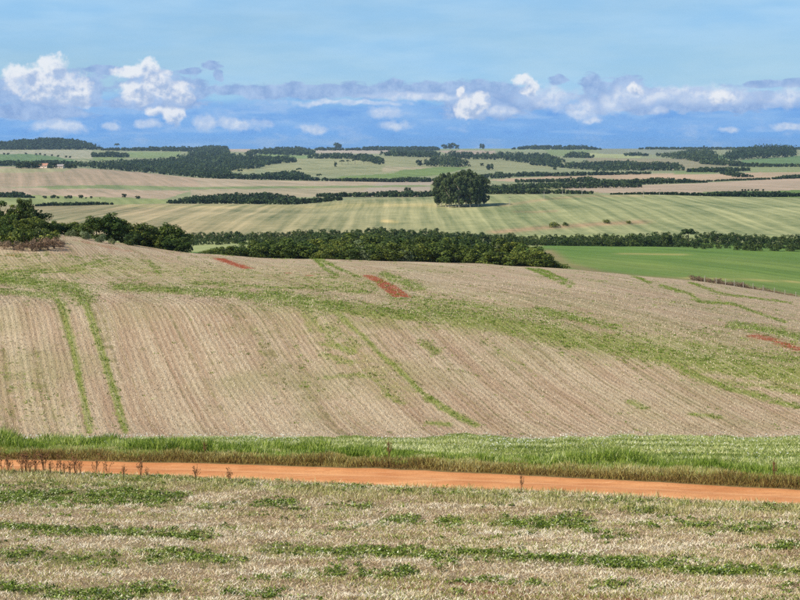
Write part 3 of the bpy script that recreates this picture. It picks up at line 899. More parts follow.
# short green shoots between the straw
X, Y, Zg, px, py, r = scatter(188000, near_lo, gd[3], lambda px, py, X, Y: np.clip((fbm(X / 2.2, Y / 1.0, 77, 3) - .45) * 3.0, 0, .7) + .10 + .12 * (py < np.interp(px, [0, 800], [480, 512])) + .3 * strokes(px, py, FORE_GREEN), seed=2)
V, Fc, tt = blades(X, Y, Zg, 0.085, 0.020, 0.8, r, r.normal(.60, .25, len(X)))
stuff('green_shoots', V, Fc, tt, M_shoot, 'thin green shoots coming up through the near straw', 'grass')
# tufts along the near road edge
X, Y, Zg, px, py, r = scatter(50000, gd[3] - 3.6, gd[3] + .8, lambda px, py, X, Y: np.clip((fbm(X / .8, Y / .8, 88, 3) - .3) * 2, 0, 1) * np.where(Y > np.interp(X / Y, U, gd[3]) + .1, .35 * (fbm(X / .6, Y / .6, 87, 2) > .5), 1), seed=22)
V, Fc, tt = blades(X, Y, Zg, .08 + .22 * fbm(X / .7, Y / .7, 89, 3), 0.018, 0.55, r, r.normal(.72, .25, len(X)))
stuff('roadside_tufts', V, Fc, tt, M_tuft, 'olive grass tufts along the near edge of the dirt road', 'grass')
# leafy weed clumps
def fore_w(px, py, X, Y):
    g = strokes(px, py, FORE_GREEN)
    b = np.clip((fbm(X / 1.5, Y / .8, 93, 4) - .50) * 3.0, 0, 1)
    return np.clip(g * (3.0 * fbm(X / .8, Y / .55, 91, 3) - .75) - .15 + .46 * b, 0, 1)
X, Y, Zg, px, py, r = scatter(42000, near_lo, gd[3], fore_w, seed=3)
k = 26
cx = np.repeat(X, k); cy = np.repeat(Y, k); cz = np.repeat(Zg, k); sz = np.repeat(r.uniform(.05, .17, len(X)), k)
ang = r.uniform(0, 6.283, len(cx)); rad = np.sqrt(r.uniform(0, 1, len(cx))) * sz * 1.1
hz = r.uniform(0.01, 1, len(cx)) * sz * 1.0 * (1 - .5 * (rad / (sz * 1.1)) ** 2)
V, Fc, tt = leafs(cx + np.cos(ang) * rad, cy + np.sin(ang) * rad, cz + hz, 0.055, r, np.repeat(r.normal(.46, .18, len(X)), k) + r.normal(0, .24, len(cx)))
stuff('leafy_weeds', V, Fc, tt, M_weed, 'dark green leafy weeds in broken rows across the near field', 'weeds')

# verge: dry bank, tall green strip, lighter grass behind
def across_v(X, Y):
    u = X / Y
    return (Y - np.interp(u, U, gd[4])) / (np.interp(u, U, gd[6]) - np.interp(u, U, gd[4]))
X, Y, Zg, px, py, r = scatter(112000, gd[4] + .15, gd[5] + 1.5, lambda px, py, X, Y: np.clip(.35 + fbm(X / 1.2, Y / 1.2, 41, 3), 0, 1), seed=4)
u_ = X / Y
dd = (Y - np.interp(u_, U, gd[4])) / 5.0
hgt = np.where(dd < .12, .18, np.where(dd < .5, .30, .18)) * (0.2 + 1.6 * fbm(X / .9, Y / .9, 43, 3))
t = .34 + .55 * fbm(X / 2.5, Y / 1.5, 44, 3) + r.normal(0, .18, len(X)) + np.clip(dd - .4, -.3, .5) * .7 - .08
V, Fc, tt = blades(X, Y, Zg, hgt, 0.024, 0.5, r, t)
stuff('dry_bank_grass', V, Fc, tt, M_dry, 'brown dry grass bank along the far edge of the orange road', 'grass')
X, Y, Zg, px, py, r = scatter(112000, gd[4] + 1.2, gd[5] + .5, lambda px, py, X, Y: np.clip((fbm(X / 1.5, Y / 1.5, 51, 3) - .36) * 2.2, 0, .9) * np.clip((Y - np.interp(X / Y, U, gd[4])) / 2.4, 0, 1), seed=5)
V, Fc, tt = blades(X, Y, Zg, .22, 0.022, 0.35, r, r.normal(.72, .16, len(X)))
stuff('bank_green_grass', V, Fc, tt, M_grass, 'green grass mixed into the dry roadside bank', 'grass')
def tall(px, py, X, Y):
    v = across_v(X, Y)
    e = Y - np.interp(X / Y, U, gd[5])
    lim = np.interp(px, [0, 300, 600, 800], [4.6, 4.0, 2.8, 2.6]) + 3.5 * (fbm(X / 3.0, Y * 0, 66, 3) - .5)
    return np.clip(((e > -.3) & (e < lim)) * (.35 + fbm(X / 1.0, Y / 2.0, 61, 3) * .9), 0, 1)
X, Y, Zg, px, py, r = scatter(162000, gd[5] - .3, gd[5] + 6.0, tall, seed=6)
t = .24 + .72 * fbm(X / 1.2, Y / 1.6, 63, 3) + r.normal(0, .18, len(X))
V, Fc, tt = blades(X, Y, Zg, (.06 + 1.15 * fbm(X / 1.6, Y / 1.6, 62, 4) ** 2) * np.interp(px, [0, 500, 800], [1, .85, .8]), 0.040, 0.42, r, t)
stuff('tall_verge_grass', V, Fc, tt, M_grass, 'tall bright green grass strip beyond the dirt road', 'grass')
X, Y, Zg, px, py, r = scatter(262000, gd[5] + 2.5, gd[6] + 2.5, lambda px, py, X, Y: np.clip(.25 + fbm(X / 4, Y / 2, 71, 3) * .6, 0, 1), seed=7)
t = .56 + 1.3 * (fbm(X / 6, Y / 1.2, 72, 3) - .45) + r.normal(0, .2, len(X))
V, Fc, tt = blades(X, Y, Zg, .06 + .16 * fbm(X / 3, Y / 2, 75, 3), 0.036, 0.75, r, t, single=True)
stuff('short_verge_grass', V, Fc, tt, M_short, 'short light green grass at the back of the verge under the hill', 'grass')
X, Y, Zg, px, py, r = scatter(38000, gd[5] + 1.0, gd[6] + .5, lambda px, py, X, Y: np.clip((fbm(X / 3, Y / 2, 73, 3) - .42) * 3, 0, 1) * np.clip(across_v(X, Y) * 1.4 - .30, 0, .8) * np.where((px < 300) | (px > 480), 1, .35), seed=8)
V, Fc, tt = leafs(X, Y, Zg + r.uniform(.06, .34, len(X)), 0.065, r, r.uniform(0, 1, len(X)), .4)
stuff('wildflowers', V, Fc, tt, M_flower, 'tiny white flower heads over the green verge grass', 'flowers')

# hill: upright stubble along the drill rows, weeds in the strips
def hill_s(px, py, X, Y):
    rr_ = (X + .29 * Y) / .52
    ph = np.abs(rr_ - np.round(rr_))
    return np.clip(1.1 - ph * 1.5, .12, 1) * (1 - .8 * strokes(px, py, HILL_RED)) * np.interp(Y, [110, 163, 190, 255], [1, .9, .32, .08])
X, Y, Zg, px, py, r = scatter(375000, 116.0, 255.0, hill_s, seed=9)
t = np.clip(r.normal(.5, .28, len(X)) + (fbm((X + .29 * Y) / 2.5, Y / 30, 81, 3) - .5) * .9, 0, 1)
V, Fc, tt = blades(X, Y, Zg, 0.13, 0.042, 0.6, r, t, single=True)
stuff('hill_stubble', V, Fc, tt, M_hstraw, 'short tan stubble standing in rows on the harvested hill', 'stubble')
def hill_w(px, py, X, Y):
    g = strokes(px, py, HILL_GREEN)
    return np.clip(g * (1.9 * fbm(X / 1.3, Y / 2.0, 95, 3) - .30) - .10 + .16 * np.clip((fbm(X / 2.2, Y / 3.5, 96, 3) - .50) * 6, 0, 1) + .16 * strokes(px, py, HILL_OLIVE) * fbm(X / 3, Y / 5, 97, 3) * 2, 0, 1)
X, Y, Zg, px, py, r = scatter(150000, 116.0, 300.0, hill_w, seed=10)
k = 9
cx = np.repeat(X, k); cy = np.repeat(Y, k); sz = np.repeat(r.uniform(.10, .34, len(X)), k)
ang = r.uniform(0, 6.283, len(cx)); rad = np.sqrt(r.uniform(0, 1, len(cx))) * sz
bx_, by_ = cx + np.cos(ang) * rad, cy + np.sin(ang) * rad
V, Fc, tt = blades(bx_, by_, ground(bx_, by_), .05 + .35 * sz, 0.06, 0.7, r, np.repeat(r.normal(.52, .16, len(X)), k) + r.normal(0, .18, len(cx)), single=True)
stuff('hill_weeds', V, Fc, tt, M_hweed, 'green weeds in strips and wheel tracks on the stubble hill', 'weeds')

# ------------------------------------------------------------------ trees
M_bark = plain('bark', lin(96, 84, 70), 0.9, 0.35, 4.0)
M_pale_bark = plain('pale_bark', lin(168, 158, 140), 0.85, 0.25, 2.0)
M_leaf = leaf_mat('native_foliage', lin(44, 58, 20), lin(82, 98, 36), lin(134, 142, 60), trans=0.25, hue=.42)
M_leaf_dark = leaf_mat('dark_foliage', lin(38, 52, 24), lin(70, 88, 40), lin(110, 122, 62), trans=0.3, hue=0.25)
M_leaf_pale = leaf_mat('silvery_foliage', lin(76, 88, 54), lin(118, 130, 86), lin(166, 174, 130), hue=0.15)
M_leaf_euc = leaf_mat('eucalyptus_foliage', lin(42, 56, 30), lin(76, 92, 50), lin(114, 126, 76), trans=0.3, hue=0.15)
M_leaf_dry = leaf_mat('dry_scrub_twigs', lin(92, 72, 56), lin(140, 114, 90), lin(172, 148, 118), hue=0.2)
M_leaf_far = leaf_mat('far_wood_foliage', lin(32, 46, 24), lin(56, 74, 38), lin(86, 102, 54), trans=0.3, hue=0.25)


def foliage(clumps, leaves, size, r, flat=1.0, updark=True):
    """leaf faces on many small clumps: clumps = (n,4) centre + radius"""
    cl = np.asarray(clumps, float)
    w = cl[:, 3] ** 2
    idx = r.choice(len(cl), leaves, p=w / w.sum())
    d = r.normal(size=(leaves, 3)); d[:, 2] = d[:, 2] * .8 + .25
    d /= np.linalg.norm(d, axis=1)[:, None]
    rad = r.uniform(.7, 1.05, leaves)[:, None]
    off = d * cl[idx, 3][:, None] * rad; off[:, 2] *= flat
    c_ = cl[idx, :3] + off
    nrm = d + r.normal(0, .32, (leaves, 3)); nrm /= np.linalg.norm(nrm, axis=1)[:, None]
    a = np.cross(nrm, r.normal(size=(leaves, 3))); a /= np.linalg.norm(a, axis=1)[:, None]
    b = np.cross(nrm, a)
    s = (size * r.uniform(.6, 1.4, leaves))[:, None]
    V = np.stack([c_ - a * s * .6, c_ - b * s * .38, c_ + a * s * .6, c_ + b * s * .38], 1)
    t = np.repeat(r.uniform(.25, .75, len(cl)), 1)[idx] + r.normal(0, .15, leaves)
    i = np.arange(leaves)[:, None] * 4
    return V.reshape(-1, 3), i + [0, 1, 2, 3], np.repeat(np.clip(t, 0, 1), 4)


def limb_mesh(name, H, r, spread, mat, r0=.12, n=5, fork=.35):
    mb = MB()
    lean = r.uniform(-.05, .05, 2) * H
    mb.tube([(0, 0, -.3), (lean[0] * .3, lean[1] * .3, H * fork * .5), (lean[0], lean[1], H * fork), (lean[0] * 1.4, lean[1] * 1.4, H * .8)], [r0 * 1.25, r0, r0 * .8, r0 * .25], 7)
    for k in range(n):
        a = k * 2.4 + r.uniform(-.4, .4)
        h0 = H * r.uniform(fork * .8, fork * 1.5); e = spread * r.uniform(.5, .85)
        mb.tube([(lean[0], lean[1], h0), (lean[0] + math.cos(a) * e * .5, lean[1] + math.sin(a) * e * .5, h0 + H * .15), (lean[0] + math.cos(a) * e, lean[1] + math.sin(a) * e, h0 + H * .32)], [r0 * .55, r0 * .4, r0 * .12], 5)
    return mb.mesh(name, mat)


def round_tree(seed, mat, H=7.0, Wd=3.1, leaves=3300, size=.36, low=.0, nclump=34, crad=(.24, .38)):
    """broad native tree, crown reaching low"""
    r = np.random.default_rng(seed)
    cl = []
    nl = int(r.integers(4, 7))
    lobes = [(0, 0, H * .58, Wd * .62, H * .36)]
    for k in range(nl):
        a = k * 6.283 / nl + r.uniform(-.5, .5); q = Wd * r.uniform(.4, .72)
        lobes.append((math.cos(a) * q, math.sin(a) * q, H * r.uniform(.26, .60), Wd * r.uniform(.34, .55), H * r.uniform(.2, .3)))
    for k in range(nclump):
        x0, y0, z0, rw, rh = lobes[k % len(lobes)]
        d = r.normal(size=3); d[2] = abs(d[2]) * 1.1 - .35; d /= np.linalg.norm(d)
        z = max(z0 + d[2] * rh, H * low + r.uniform(0.02, .14) * H)
        cl.append((x0 + d[0] * rw, y0 + d[1] * rw, min(z, H * .9), Wd * r.uniform(*crad)))
    for k in range(8):                       # leafy skirt down to the ground
        a = k * .785 + r.uniform(-.3, .3); q = Wd * r.uniform(.35, .8)
        cl.append((math.cos(a) * q, math.sin(a) * q, H * (low + r.uniform(.08, .2)), Wd * r.uniform(.2, .3)))
    V, Fc, t = foliage(cl, leaves, size, r)
    k_ = H / V[:, 2].max(); V[:, 2] *= k_
    crown = mesh_np('crown', V, Fc, mat, {'tint': t})
    return crown, limb_mesh('trunk', H, r, Wd * .8, M_bark, .14)


def euc_tree(seed, H=22.0):
    r = np.random.default_rng(seed)
    cl = []
    for k in range(50):
        z = H * r.uniform(.15, .95)
        w = 4.6 * (1 - ((z / H - .55) / .48) ** 2 * .7)
        a = r.uniform(0, 6.283); q = math.sqrt(r.uniform(.1, 1))
        cl.append((math.cos(a) * w * q, math.sin(a) * w * q, z, r.uniform(.9, 1.7)))
    V, Fc, t = foliage(cl, 3000, .9, r, 1.25)
    V[:, 2] *= H / V[:, 2].max()
    mb = MB()
    b = r.uniform(-.8, .8, 2)
    mb.tube([(0, 0, -.5), (b[0] * .3, b[1] * .3, H * .3), (b[0], b[1], H * .92)], [.42, .34, .08], 7)
    for k in range(6):
        a = r.uniform(0, 6.283); z = H * r.uniform(.3, .7)
        mb.tube([(b[0] * z / H, b[1] * z / H, z), (math.cos(a) * 1.6, math.sin(a) * 1.6, z + 2.2), (math.cos(a) * 2.8, math.sin(a) * 2.8, z + 4.2)], [.16, .1, .03], 5)
    return mesh_np('crown', V, Fc, M_leaf_euc, {'tint': t}), mb.mesh('trunk', M_pale_bark)


def umbrella_tree(seed, H=11.0, Wd=5.0):
    """araucaria: bare stem, flat spreading top"""
    r = np.random.default_rng(seed)
    cl = []
    for k in range(30):
        a = r.uniform(0, 6.283); q = math.sqrt(r.uniform(.05, 1))
        cl.append((math.cos(a) * Wd * q, math.sin(a) * Wd * q, H * (.88 - .16 * q * q) + r.uniform(-.9, .5), r.uniform(.8, 1.4)))
    V, Fc, t = foliage(cl, 1900, .6, r, .75)
    mb = MB()
    mb.tube([(0, 0, -.4), (.1, 0, H * .5), (0, .1, H * .9)], [.34, .27, .14], 7)
    for k in range(8):
        a = k * .785 + r.uniform(-.2, .2)
        mb.tube([(0, 0, H * .74), (math.cos(a) * Wd * .5, math.sin(a) * Wd * .5, H * .80), (math.cos(a) * Wd * .9, math.sin(a) * Wd * .9, H * .88)], [.12, .08, .03], 5)
    return mesh_np('crown', V, Fc, M_leaf_dark, {'tint': t}), mb.mesh('trunk', M_bark)


def shrub(seed, mat, H=2.0, Wd=1.5, leaves=700, size=.2):
    r = np.random.default_rng(seed)
    cl = []
    for k in range(14):
        a = r.uniform(0, 6.283); q = math.sqrt(r.uniform(0, 1)) * .75
        cl.append((math.cos(a) * Wd * q, math.sin(a) * Wd * q, H * r.uniform(.2, .75) * (1 - .4 * q), Wd * r.uniform(.28, .42)))
    V, Fc, t = foliage(cl, leaves, size, r)
    V[:, 2] = np.maximum(V[:, 2], 0.02); V[:, 2] *= H / V[:, 2].max()
    mb = MB()
    for k in range(5):
        a = k * 1.3
        mb.tube([(0, 0, -.1), (math.cos(a) * .3, math.sin(a) * .3, H * .35), (math.cos(a) * .6, math.sin(a) * .6, H * .7)], [.05, .035, .012], 5)
    return mesh_np('crown', V, Fc, mat, {'tint': t}), mb.mesh('trunk', M_bark)


LIB = {
    'native': [(round_tree(100 + k, M_leaf), 7.0) for k in range(7)],
    'dark': [(round_tree(120 + k, M_leaf_dark, size=.36), 7.0) for k in range(4)],
    'tall': [(round_tree(140 + k, M_leaf, 9.0, 2.4, 3200, .36, .03, 38), 9.0) for k in range(3)],
    'conifer': [(round_tree(150, M_leaf_dark, 10.0, 2.3, 3000, .36, .1, 50), 10.0)],
    'pale': [(round_tree(160 + k, M_leaf_pale, 6.0, 2.4, 1500, .3), 6.0) for k in range(2)],
    'belt': [(round_tree(170 + k, M_leaf_dark, 7.0, 4.6, 1500, .55, .0, 40, (.16, .26)), 7.0) for k in range(6)],
    'euc': [(euc_tree(200 + k), 22.0) for k in range(5)],
    'umbrella': [(umbrella_tree(220 + k), 11.0) for k in range(3)],
    'shrub': [(shrub(240 + k, M_leaf), 2.0) for k in range(4)],
    'paleshrub': [(shrub(250 + k, M_leaf_pale), 2.0) for k in range(2)],
    'dryshrub': [(shrub(260 + k, M_leaf_dry, 2.0, 1.7, 800, .14), 2.0) for k in range(3)],
    'farround': [(round_tree(280 + k, M_leaf_far, 9.0, 4.8, 700, 1.2, .06, 24), 9.0) for k in range(3)],
}
tree_names = {'native': 'broadleaf_tree', 'dark': 'broadleaf_tree', 'tall': 'broadleaf_tree', 'conifer': 'evergreen_tree', 'pale': 'silvery_tree', 'belt': 'broadleaf_tree', 'euc': 'eucalyptus_tree',
              'umbrella': 'umbrella_tree', 'shrub': 'shrub', 'paleshrub': 'pale_shrub', 'dryshrub': 'dry_shrub', 'farround': 'broadleaf_tree'}
RT = random.Random(5)
ORD = ('leftmost second third fourth fifth sixth seventh eighth ninth tenth eleventh twelfth thirteenth fourteenth fifteenth sixteenth seventeenth eighteenth nineteenth twentieth').split()


def nth(k):
    return ORD[k] if k == 0 else ORD[k] + ' from the left' if k < len(ORD) else str(k + 1) + 'th from the left'




A, B, C = 'trees of the left thicket', 'trees on the left ridge', 'trees of the belt behind the stubble hill'


def plant(kind, pos, H, label, cat, group=None, wid=1.0):
    (crown, trunk), h0 = RT.choice(LIB[kind])
    root = link(tree_names[kind], None, loc=pos)
    s = H / h0
    w = s * wid * RT.uniform(.92, 1.08)
    root.scale = (w, w, s)
    root.rotation_euler = (0, 0, RT.uniform(0, 6.283))
    link('crown', crown, root)
    link('trunk', trunk, root)
    tag(root, label, cat, group)
    return root


def top_tree(kind, px, top, d, label, group=None, wid=1.0, cat='tree', hmin=1.2):
    if group == A: wid *= 1.3; top -= 1.0
    if group == B: wid *= 1.3; top -= 1.5
    if group == C: wid *= RT.uniform(1.15, 1.5); top += RT.uniform(-2.5, 2.5)
    """tree standing at distance d whose top reaches picture row `top`"""
    X, Y, Zb = on(px, d)
    _, t = ray(px, top)
    H = max(hmin, CZ + float(t) * d - Zb)
    return plant(kind, (X, Y, Zb - .05), H, label, cat, group, wid)


# --- left-hand thicket above the stubble hill
A = 'trees of the left thicket'
top_tree('conifer', 27, 198, 285, 'tall dark evergreen rising highest in the left thicket', A, .8)
top_tree('tall', 4, 201, 285, 'tall tree at the left picture edge, top of the thicket', A)
top_tree('tall', 17, 205, 285, 'olive-green tree just left of the tall dark evergreen', A)
top_tree('dark', 36, 208, 288, 'dark tree just right of the tall evergreen in the left thicket', A)
LQ = {p: k for k, p in enumerate(sorted((2, 12, 22, 31, 40, 46, 7, 27, 18, 37, -8, -12, -20, -26)))}
for px, tp, d in ((2, 216, 272), (12, 214, 270), (22, 219, 268), (31, 217, 270), (40, 217, 274), (46, 222, 274), (7, 224, 262), (27, 226, 262), (18, 229, 260), (37, 229, 262), (-8, 212, 272), (-12, 224, 262), (-20, 205, 285), (-26, 216, 270)):
    top_tree('native', px, tp, d, 'round tree %s in the middle of the left thicket' % nth(LQ[px]), A)
for k, (px, tp, d) in enumerate(((53, 221, 292), (60, 223, 294), (68, 223, 295), (75, 222, 296), (82, 224, 292))):
    top_tree('native', px, tp, d, 'low tree %s in the row linking thicket and ridge trees' % nth(k), A, 1.1)
B = 'trees on the left ridge'
top_tree('native', 97, 216, 286, 'round tree at the left end of the ridge clump', B, 1.05)
top_tree('tall', 113, 213.5, 286, 'tallest pale green tree of the ridge clump over the stubble', B, 1.1)
for k, (px, tp) in enumerate(((104, 218), (121, 220), (129, 224), (136, 223))):
    top_tree('native', px, tp, 288, 'green tree %s in the middle of the left ridge clump' % nth(k), B)
top_tree('dark', 132, 233, 280, 'low dark tree at the front of the ridge clump', B, 1.2)
for k, (px, tp) in enumerate(((141, 238), (144, 231), (148, 238), (152, 227))):
    top_tree('native', px, tp, 290, 'small tree %s in the dip between the two ridge clumps' % nth(k), B)
top_tree('native', 163, 223, 292, 'broad olive tree topping the right ridge clump', B, 1.15)
top_tree('native', 173, 225, 292, 'tree beside the broad olive tree in the right ridge clump', B, 1.1)
top_tree('dark', 181, 230, 292, 'dark tree at the right end of the ridge clumps', B)
for k, (px, tp) in enumerate(((158, 238), (168, 238), (178, 240), (186, 243))):
    top_tree('native', px, tp, 288, 'low leafy tree %s at the foot of the right ridge clump' % nth(k), B)
# shrubs and dry scrub in front
S = 'scrub along the left thicket'
for k, (px, d, H) in enumerate(((6, 246, 2.6), (15, 245, 2.4), (24, 244, 2.8), (33, 245, 2.4), (41, 246, 2.6), (48, 250, 2.2), (52, 252, 1.6))):
    plant('shrub', on(px, d), H, 'green bush %s on the front edge of the left thicket' % nth(k), 'bush', S)
for k, (px, d, H) in enumerate(((8, 248, 1.8), (20, 246, 2.0), (42, 248, 2.6))):
    plant('paleshrub', on(px, d), H, 'pale flowering bush %s on the front edge of the left thicket' % nth(k), 'bush', S)
for k, (px, d, H) in enumerate(((4, 241, 1.3), (14, 240, 1.4), (23, 239, 1.3), (32, 239, 1.6), (40, 240, 1.9), (48, 241, 2.0), (54, 243, 1.7), (60, 246, 1.2))):
    plant('dryshrub', on(px, d), H, 'brown dry shrub %s at the foot of the left thicket' % nth(k), 'shrub', S)
for k, (px, d, H) in enumerate(((71, 276, 1.2), (84, 274, 1.5), (87, 275, 1.0), (101, 272, 1.4), (112, 272, 1.0))):
    plant('paleshrub', on(px, d), H, 'pale silvery bush %s under the left ridge trees' % nth(k), 'bush', S)

# --- first belt behind the crest of the stubble hill
C = 'trees of the belt behind the stubble hill'
front = [(200, 249), (207, 247), (214, 246), (221, 245), (228, 244.5), (235, 243.5), (242, 243), (249, 245), (256, 240), (263, 239.5), (270, 240), (277, 244), (284, 238), (291, 238.5), (298, 241)]
for k, (px, tp) in enumerate(front):
    top_tree('native', px, tp, RT.uniform(338, 350), 'tree %s in the low left stretch of the crest belt' % nth(k), C, 1.05)
for k in range(15):
    px = 304 + k * 7.0 + RT.uniform(-2.2, 2.2)
    top_tree('native', px, RT.uniform(241, 246), RT.uniform(340, 348), 'front-row tree %s in the belt above the red patch' % nth(k), C, 1.05)
    top_tree('native' if k % 3 else 'dark', px + 3, RT.uniform(234, 239.5), RT.uniform(370, 386), 'second-row tree %s in the belt above the red patch' % nth(k), C, 1.1)
top_tree('pale', 361, 238, 352, 'silvery grey-green tree in the belt above the red soil patch', C, 1.0)
top_tree('pale', 364, 248, 339, 'pale flowering tree at the front of the belt above the red patch', C, .8)
top_tree('pale', 404, 250, 340, 'greyish tree in front of the belt right of the red patch', C, .8)
for k in range(11):
    px = 408 + k * 6.6 + RT.uniform(-1.5, 1.5)
    top_tree('native', px, RT.uniform(240, 247), RT.uniform(344, 352), 'front tree %s in the belt ending at the small grassy gap' % nth(k), C, 1.0)
    top_tree('dark' if k % 2 else 'tall', px + 1, RT.uniform(236, 240), RT.uniform(364, 378), 'taller back tree %s in the belt ending at the grassy gap' % nth(k), C, 1.0)
for k, (px, tp) in enumerate(((484, 254), (488, 248), (493, 243), (498, 240), (504, 239.5), (511, 240), (517, 241), (522, 240), (527, 242), (531, 247))):
    top_tree('tall' if tp < 242 else 'native', px, tp, RT.uniform(352, 362), 'dense tree %s in the clump right of the grassy gap' % nth(k), C, 1.0)
for k, (px, tp) in enumerate(((496, 251), (507, 252), (516, 251), (525, 252), (536, 250), (541, 253), (546, 254))):
    top_tree('native', px, tp, RT.uniform(342, 350), 'low bushy tree %s at the right foot of the crest belt' % nth(k), C, 1.2)
top_tree('shrub', 555, 261, 345, 'rounded bush that ends the crest tree belt on the right', C, 1.3, 'bush')
top_tree('shrub', 549, 259, 347, 'bush second from the right end of the crest tree belt', C, 1.2, 'bush')

# --- second belt along the valley
V2 = 'trees of the valley belt'
def belt(px0, px1, step, tops, dd, label, kind='belt', wid=1.0, j=2.0):
    px, k = px0, 0
    while px < px1:
        tp = np.interp(px, [p[0] for p in tops], [p[1] for p in tops]) + RT.uniform(-1.4, 1.4)
        top_tree(kind, px + RT.uniform(-j, j), tp, dd * RT.uniform(.97, 1.03), label % nth(k), V2, wid)
        px += step; k += 1
belt(188, 300, 7.5, [(188, 232), (260, 231.5), (300, 231)], 730, 'dark tree %s in the valley belt left of centre')
belt(192, 300, 8.5, [(188, 238), (300, 236)], 660, 'low front tree %s in the valley belt left of centre', wid=1.2)
belt(300, 400, 7, [(300, 229.5), (350, 229), (375, 227.5), (400, 229)], 720, 'dark tree %s in the valley belt above the red soil patch')
belt(300, 480, 9, [(300, 234), (400, 233), (480, 236)], 600, 'nearer-row tree %s in the valley belt at the centre', wid=1.2)
belt(400, 500, 7, [(400, 228.5), (420, 228), (450, 231), (500, 233)], 730, 'dark tree %s in the valley belt below the eucalyptus grove')
belt(500, 600, 7, [(500, 233.5), (530, 234), (560, 234), (600, 234.5)], 700, 'dark tree %s in the valley belt behind the green field corner')
belt(505, 600, 8, [(500, 238), (600, 237)], 655, 'low front tree %s in the valley belt behind the green field corner', wid=1.3)
belt(600, 690, 7, [(600, 234), (640, 233.5), (665, 232), (690, 234)], 700, 'dark tree %s in the valley belt ending at the flat-topped tree')
belt(602, 700, 8, [(600, 238), (700, 238)], 660, 'low front tree %s in the valley belt ending at the flat-topped tree', wid=1.3)
belt(697, 830, 7, [(700, 233.5), (720, 231.5), (740, 233.5), (800, 235)], 730, 'dark tree %s in the valley belt right of the flat-topped tree')
belt(695, 830, 8, [(700, 245), (712, 241.5), (740, 245), (760, 243), (780, 242), (800, 244)], 612, 'low hedge tree %s at the right back of the green field', wid=1.2)
top_tree('umbrella', 688, 227.5, 668, 'flat-topped tree standing out of the valley belt', V2, 1.0)
top_tree('dark', 667, 231, 672, 'rounded tree left of the flat-topped tree in the valley belt', V2, 1.2)
top_tree('dark', 512, 232, 640, 'small dark round tree at the tip of the pasture\'s bare strip', V2, 1.1)
for k, (px, py, H) in enumerate(((555, 227.5, 3.2), (566, 226, 2.2), (607, 223.5, 2.4), (629, 223.8, 1.8))):
    plant('shrub', land(px, py, 700), H, 'lone dark bush %s on the bare strip across the pasture' % nth(k), 'bush', 'bushes on the pasture strip', 1.3)

# --- eucalyptus grove on the pasture
E = 'trees of the eucalyptus grove'
euc = [(437, 178, 0), (441, 173, 8), (446, 172, -5), (451, 172.5, 10), (456, 171, -6), (461, 169.5, 4), (466, 168.5, -8), (471, 170, 9), (475, 171.5, -4), (480, 174, 6), (484, 177, -2), (449, 176, -14), (459, 175, -16), (470, 175, -15), (478, 178, -12)]
gx0, gy0, gz0 = land(460, 206, 700)
for k, (px, tp, dy) in enumerate(euc):
    lb = 'leftmost eucalyptus of the grove on the pasture' if k == 0 else 'rightmost eucalyptus of the grove on the pasture' if k == 10 else 'tallest eucalyptus near the middle of the pasture grove' if k == 6 else 'front-row eucalyptus %s in the pasture grove' % nth(k - 11) if k > 10 else 'back-row eucalyptus %s in the pasture grove' % nth(k)
    top_tree('euc', px, tp, gy0 + dy, lb, E, .95)

# --- single far trees
FT = 'lone trees far off'
def far_tree(kind, px, top, base, label, wid=1.0, dmin=1300):
    X, Y, Zb = land(px, base, dmin)
    H = (base - top) / F * Y
    return plant(kind, (X, Y, Zb), H, label, 'tree', FT, wid)
far_tree('umbrella', 117, 143, 150, 'lone tree with a round head on the left skyline', .8)
far_tree('farround', 338, 142, 148.5, 'big round tree rising above the skyline left of centre', 1.1)
far_tree('farround', 482, 143, 148.5, 'lone round tree on the skyline above the eucalyptus grove', 1.0)
far_tree('farround', 445, 144, 149, 'left tree of the skyline clump above the grove', 1.0)
far_tree('farround', 451, 142.5, 149, 'tallest tree of the skyline clump above the grove', 1.0)
far_tree('farround', 457, 144.5, 149, 'right tree of the skyline clump above the grove', 1.0)
far_tree('dark', 335.5, 161, 167, 'slim dark tree left of the flat-topped far trees', .55)
far_tree('umbrella', 342, 159.5, 165, 'left of the two joined flat-topped trees on the far pasture', 1.0)
far_tree('umbrella', 348, 159.5, 164.5, 'right of the two joined flat-topped trees on the far pasture', 1.0)
far_tree('umbrella', 355, 158.5, 164.5, 'flat-topped far tree third from the slim dark tree', 1.0)
far_tree('umbrella', 364, 158.5, 164, 'flat-topped far tree nearest the dark clump', 1.0)
far_tree('umbrella', 299, 167.5, 174, 'flat-topped tree above the dark hedge left of centre', .9)
far_tree('umbrella', 319, 173.5, 179.5, 'flat-topped tree at the right end of the dark hedge', 1.0)
far_tree('umbrella', 240, 169, 175, 'flat-topped tree over the wood left of centre', .9)
far_tree('farround', 419.5, 159.5, 166, 'lone tree left of the far wood block', .8)
far_tree('farround', 482, 163, 166, 'small low tree on the pasture right of the far wood block', 1.3)
far_tree('farround', 490, 163.5, 170, 'dark bushy tree on the pasture above the eucalyptus grove', 1.1)
far_tree('farround', 555, 165, 170, 'lone tree below the far wood right of the grove', .8)
far_tree('farround', 650, 146.3, 148.6, 'tiny tree on the skyline right of centre', .9)
far_tree('farround', 704, 145.3, 148.6, 'small upright tree on the right skyline', .5)
far_tree('farround', 124, 193.5, 197.5, 'round bush on the tan field left of the dark hedge', 1.2)
far_tree('farround', 138, 195.5, 199, 'flat bush on the tan field between round bush and hedge', 1.4)
far_tree('farround', 408, 187, 194, 'rounded tree standing above the hedge left of the eucalyptus grove', .9)
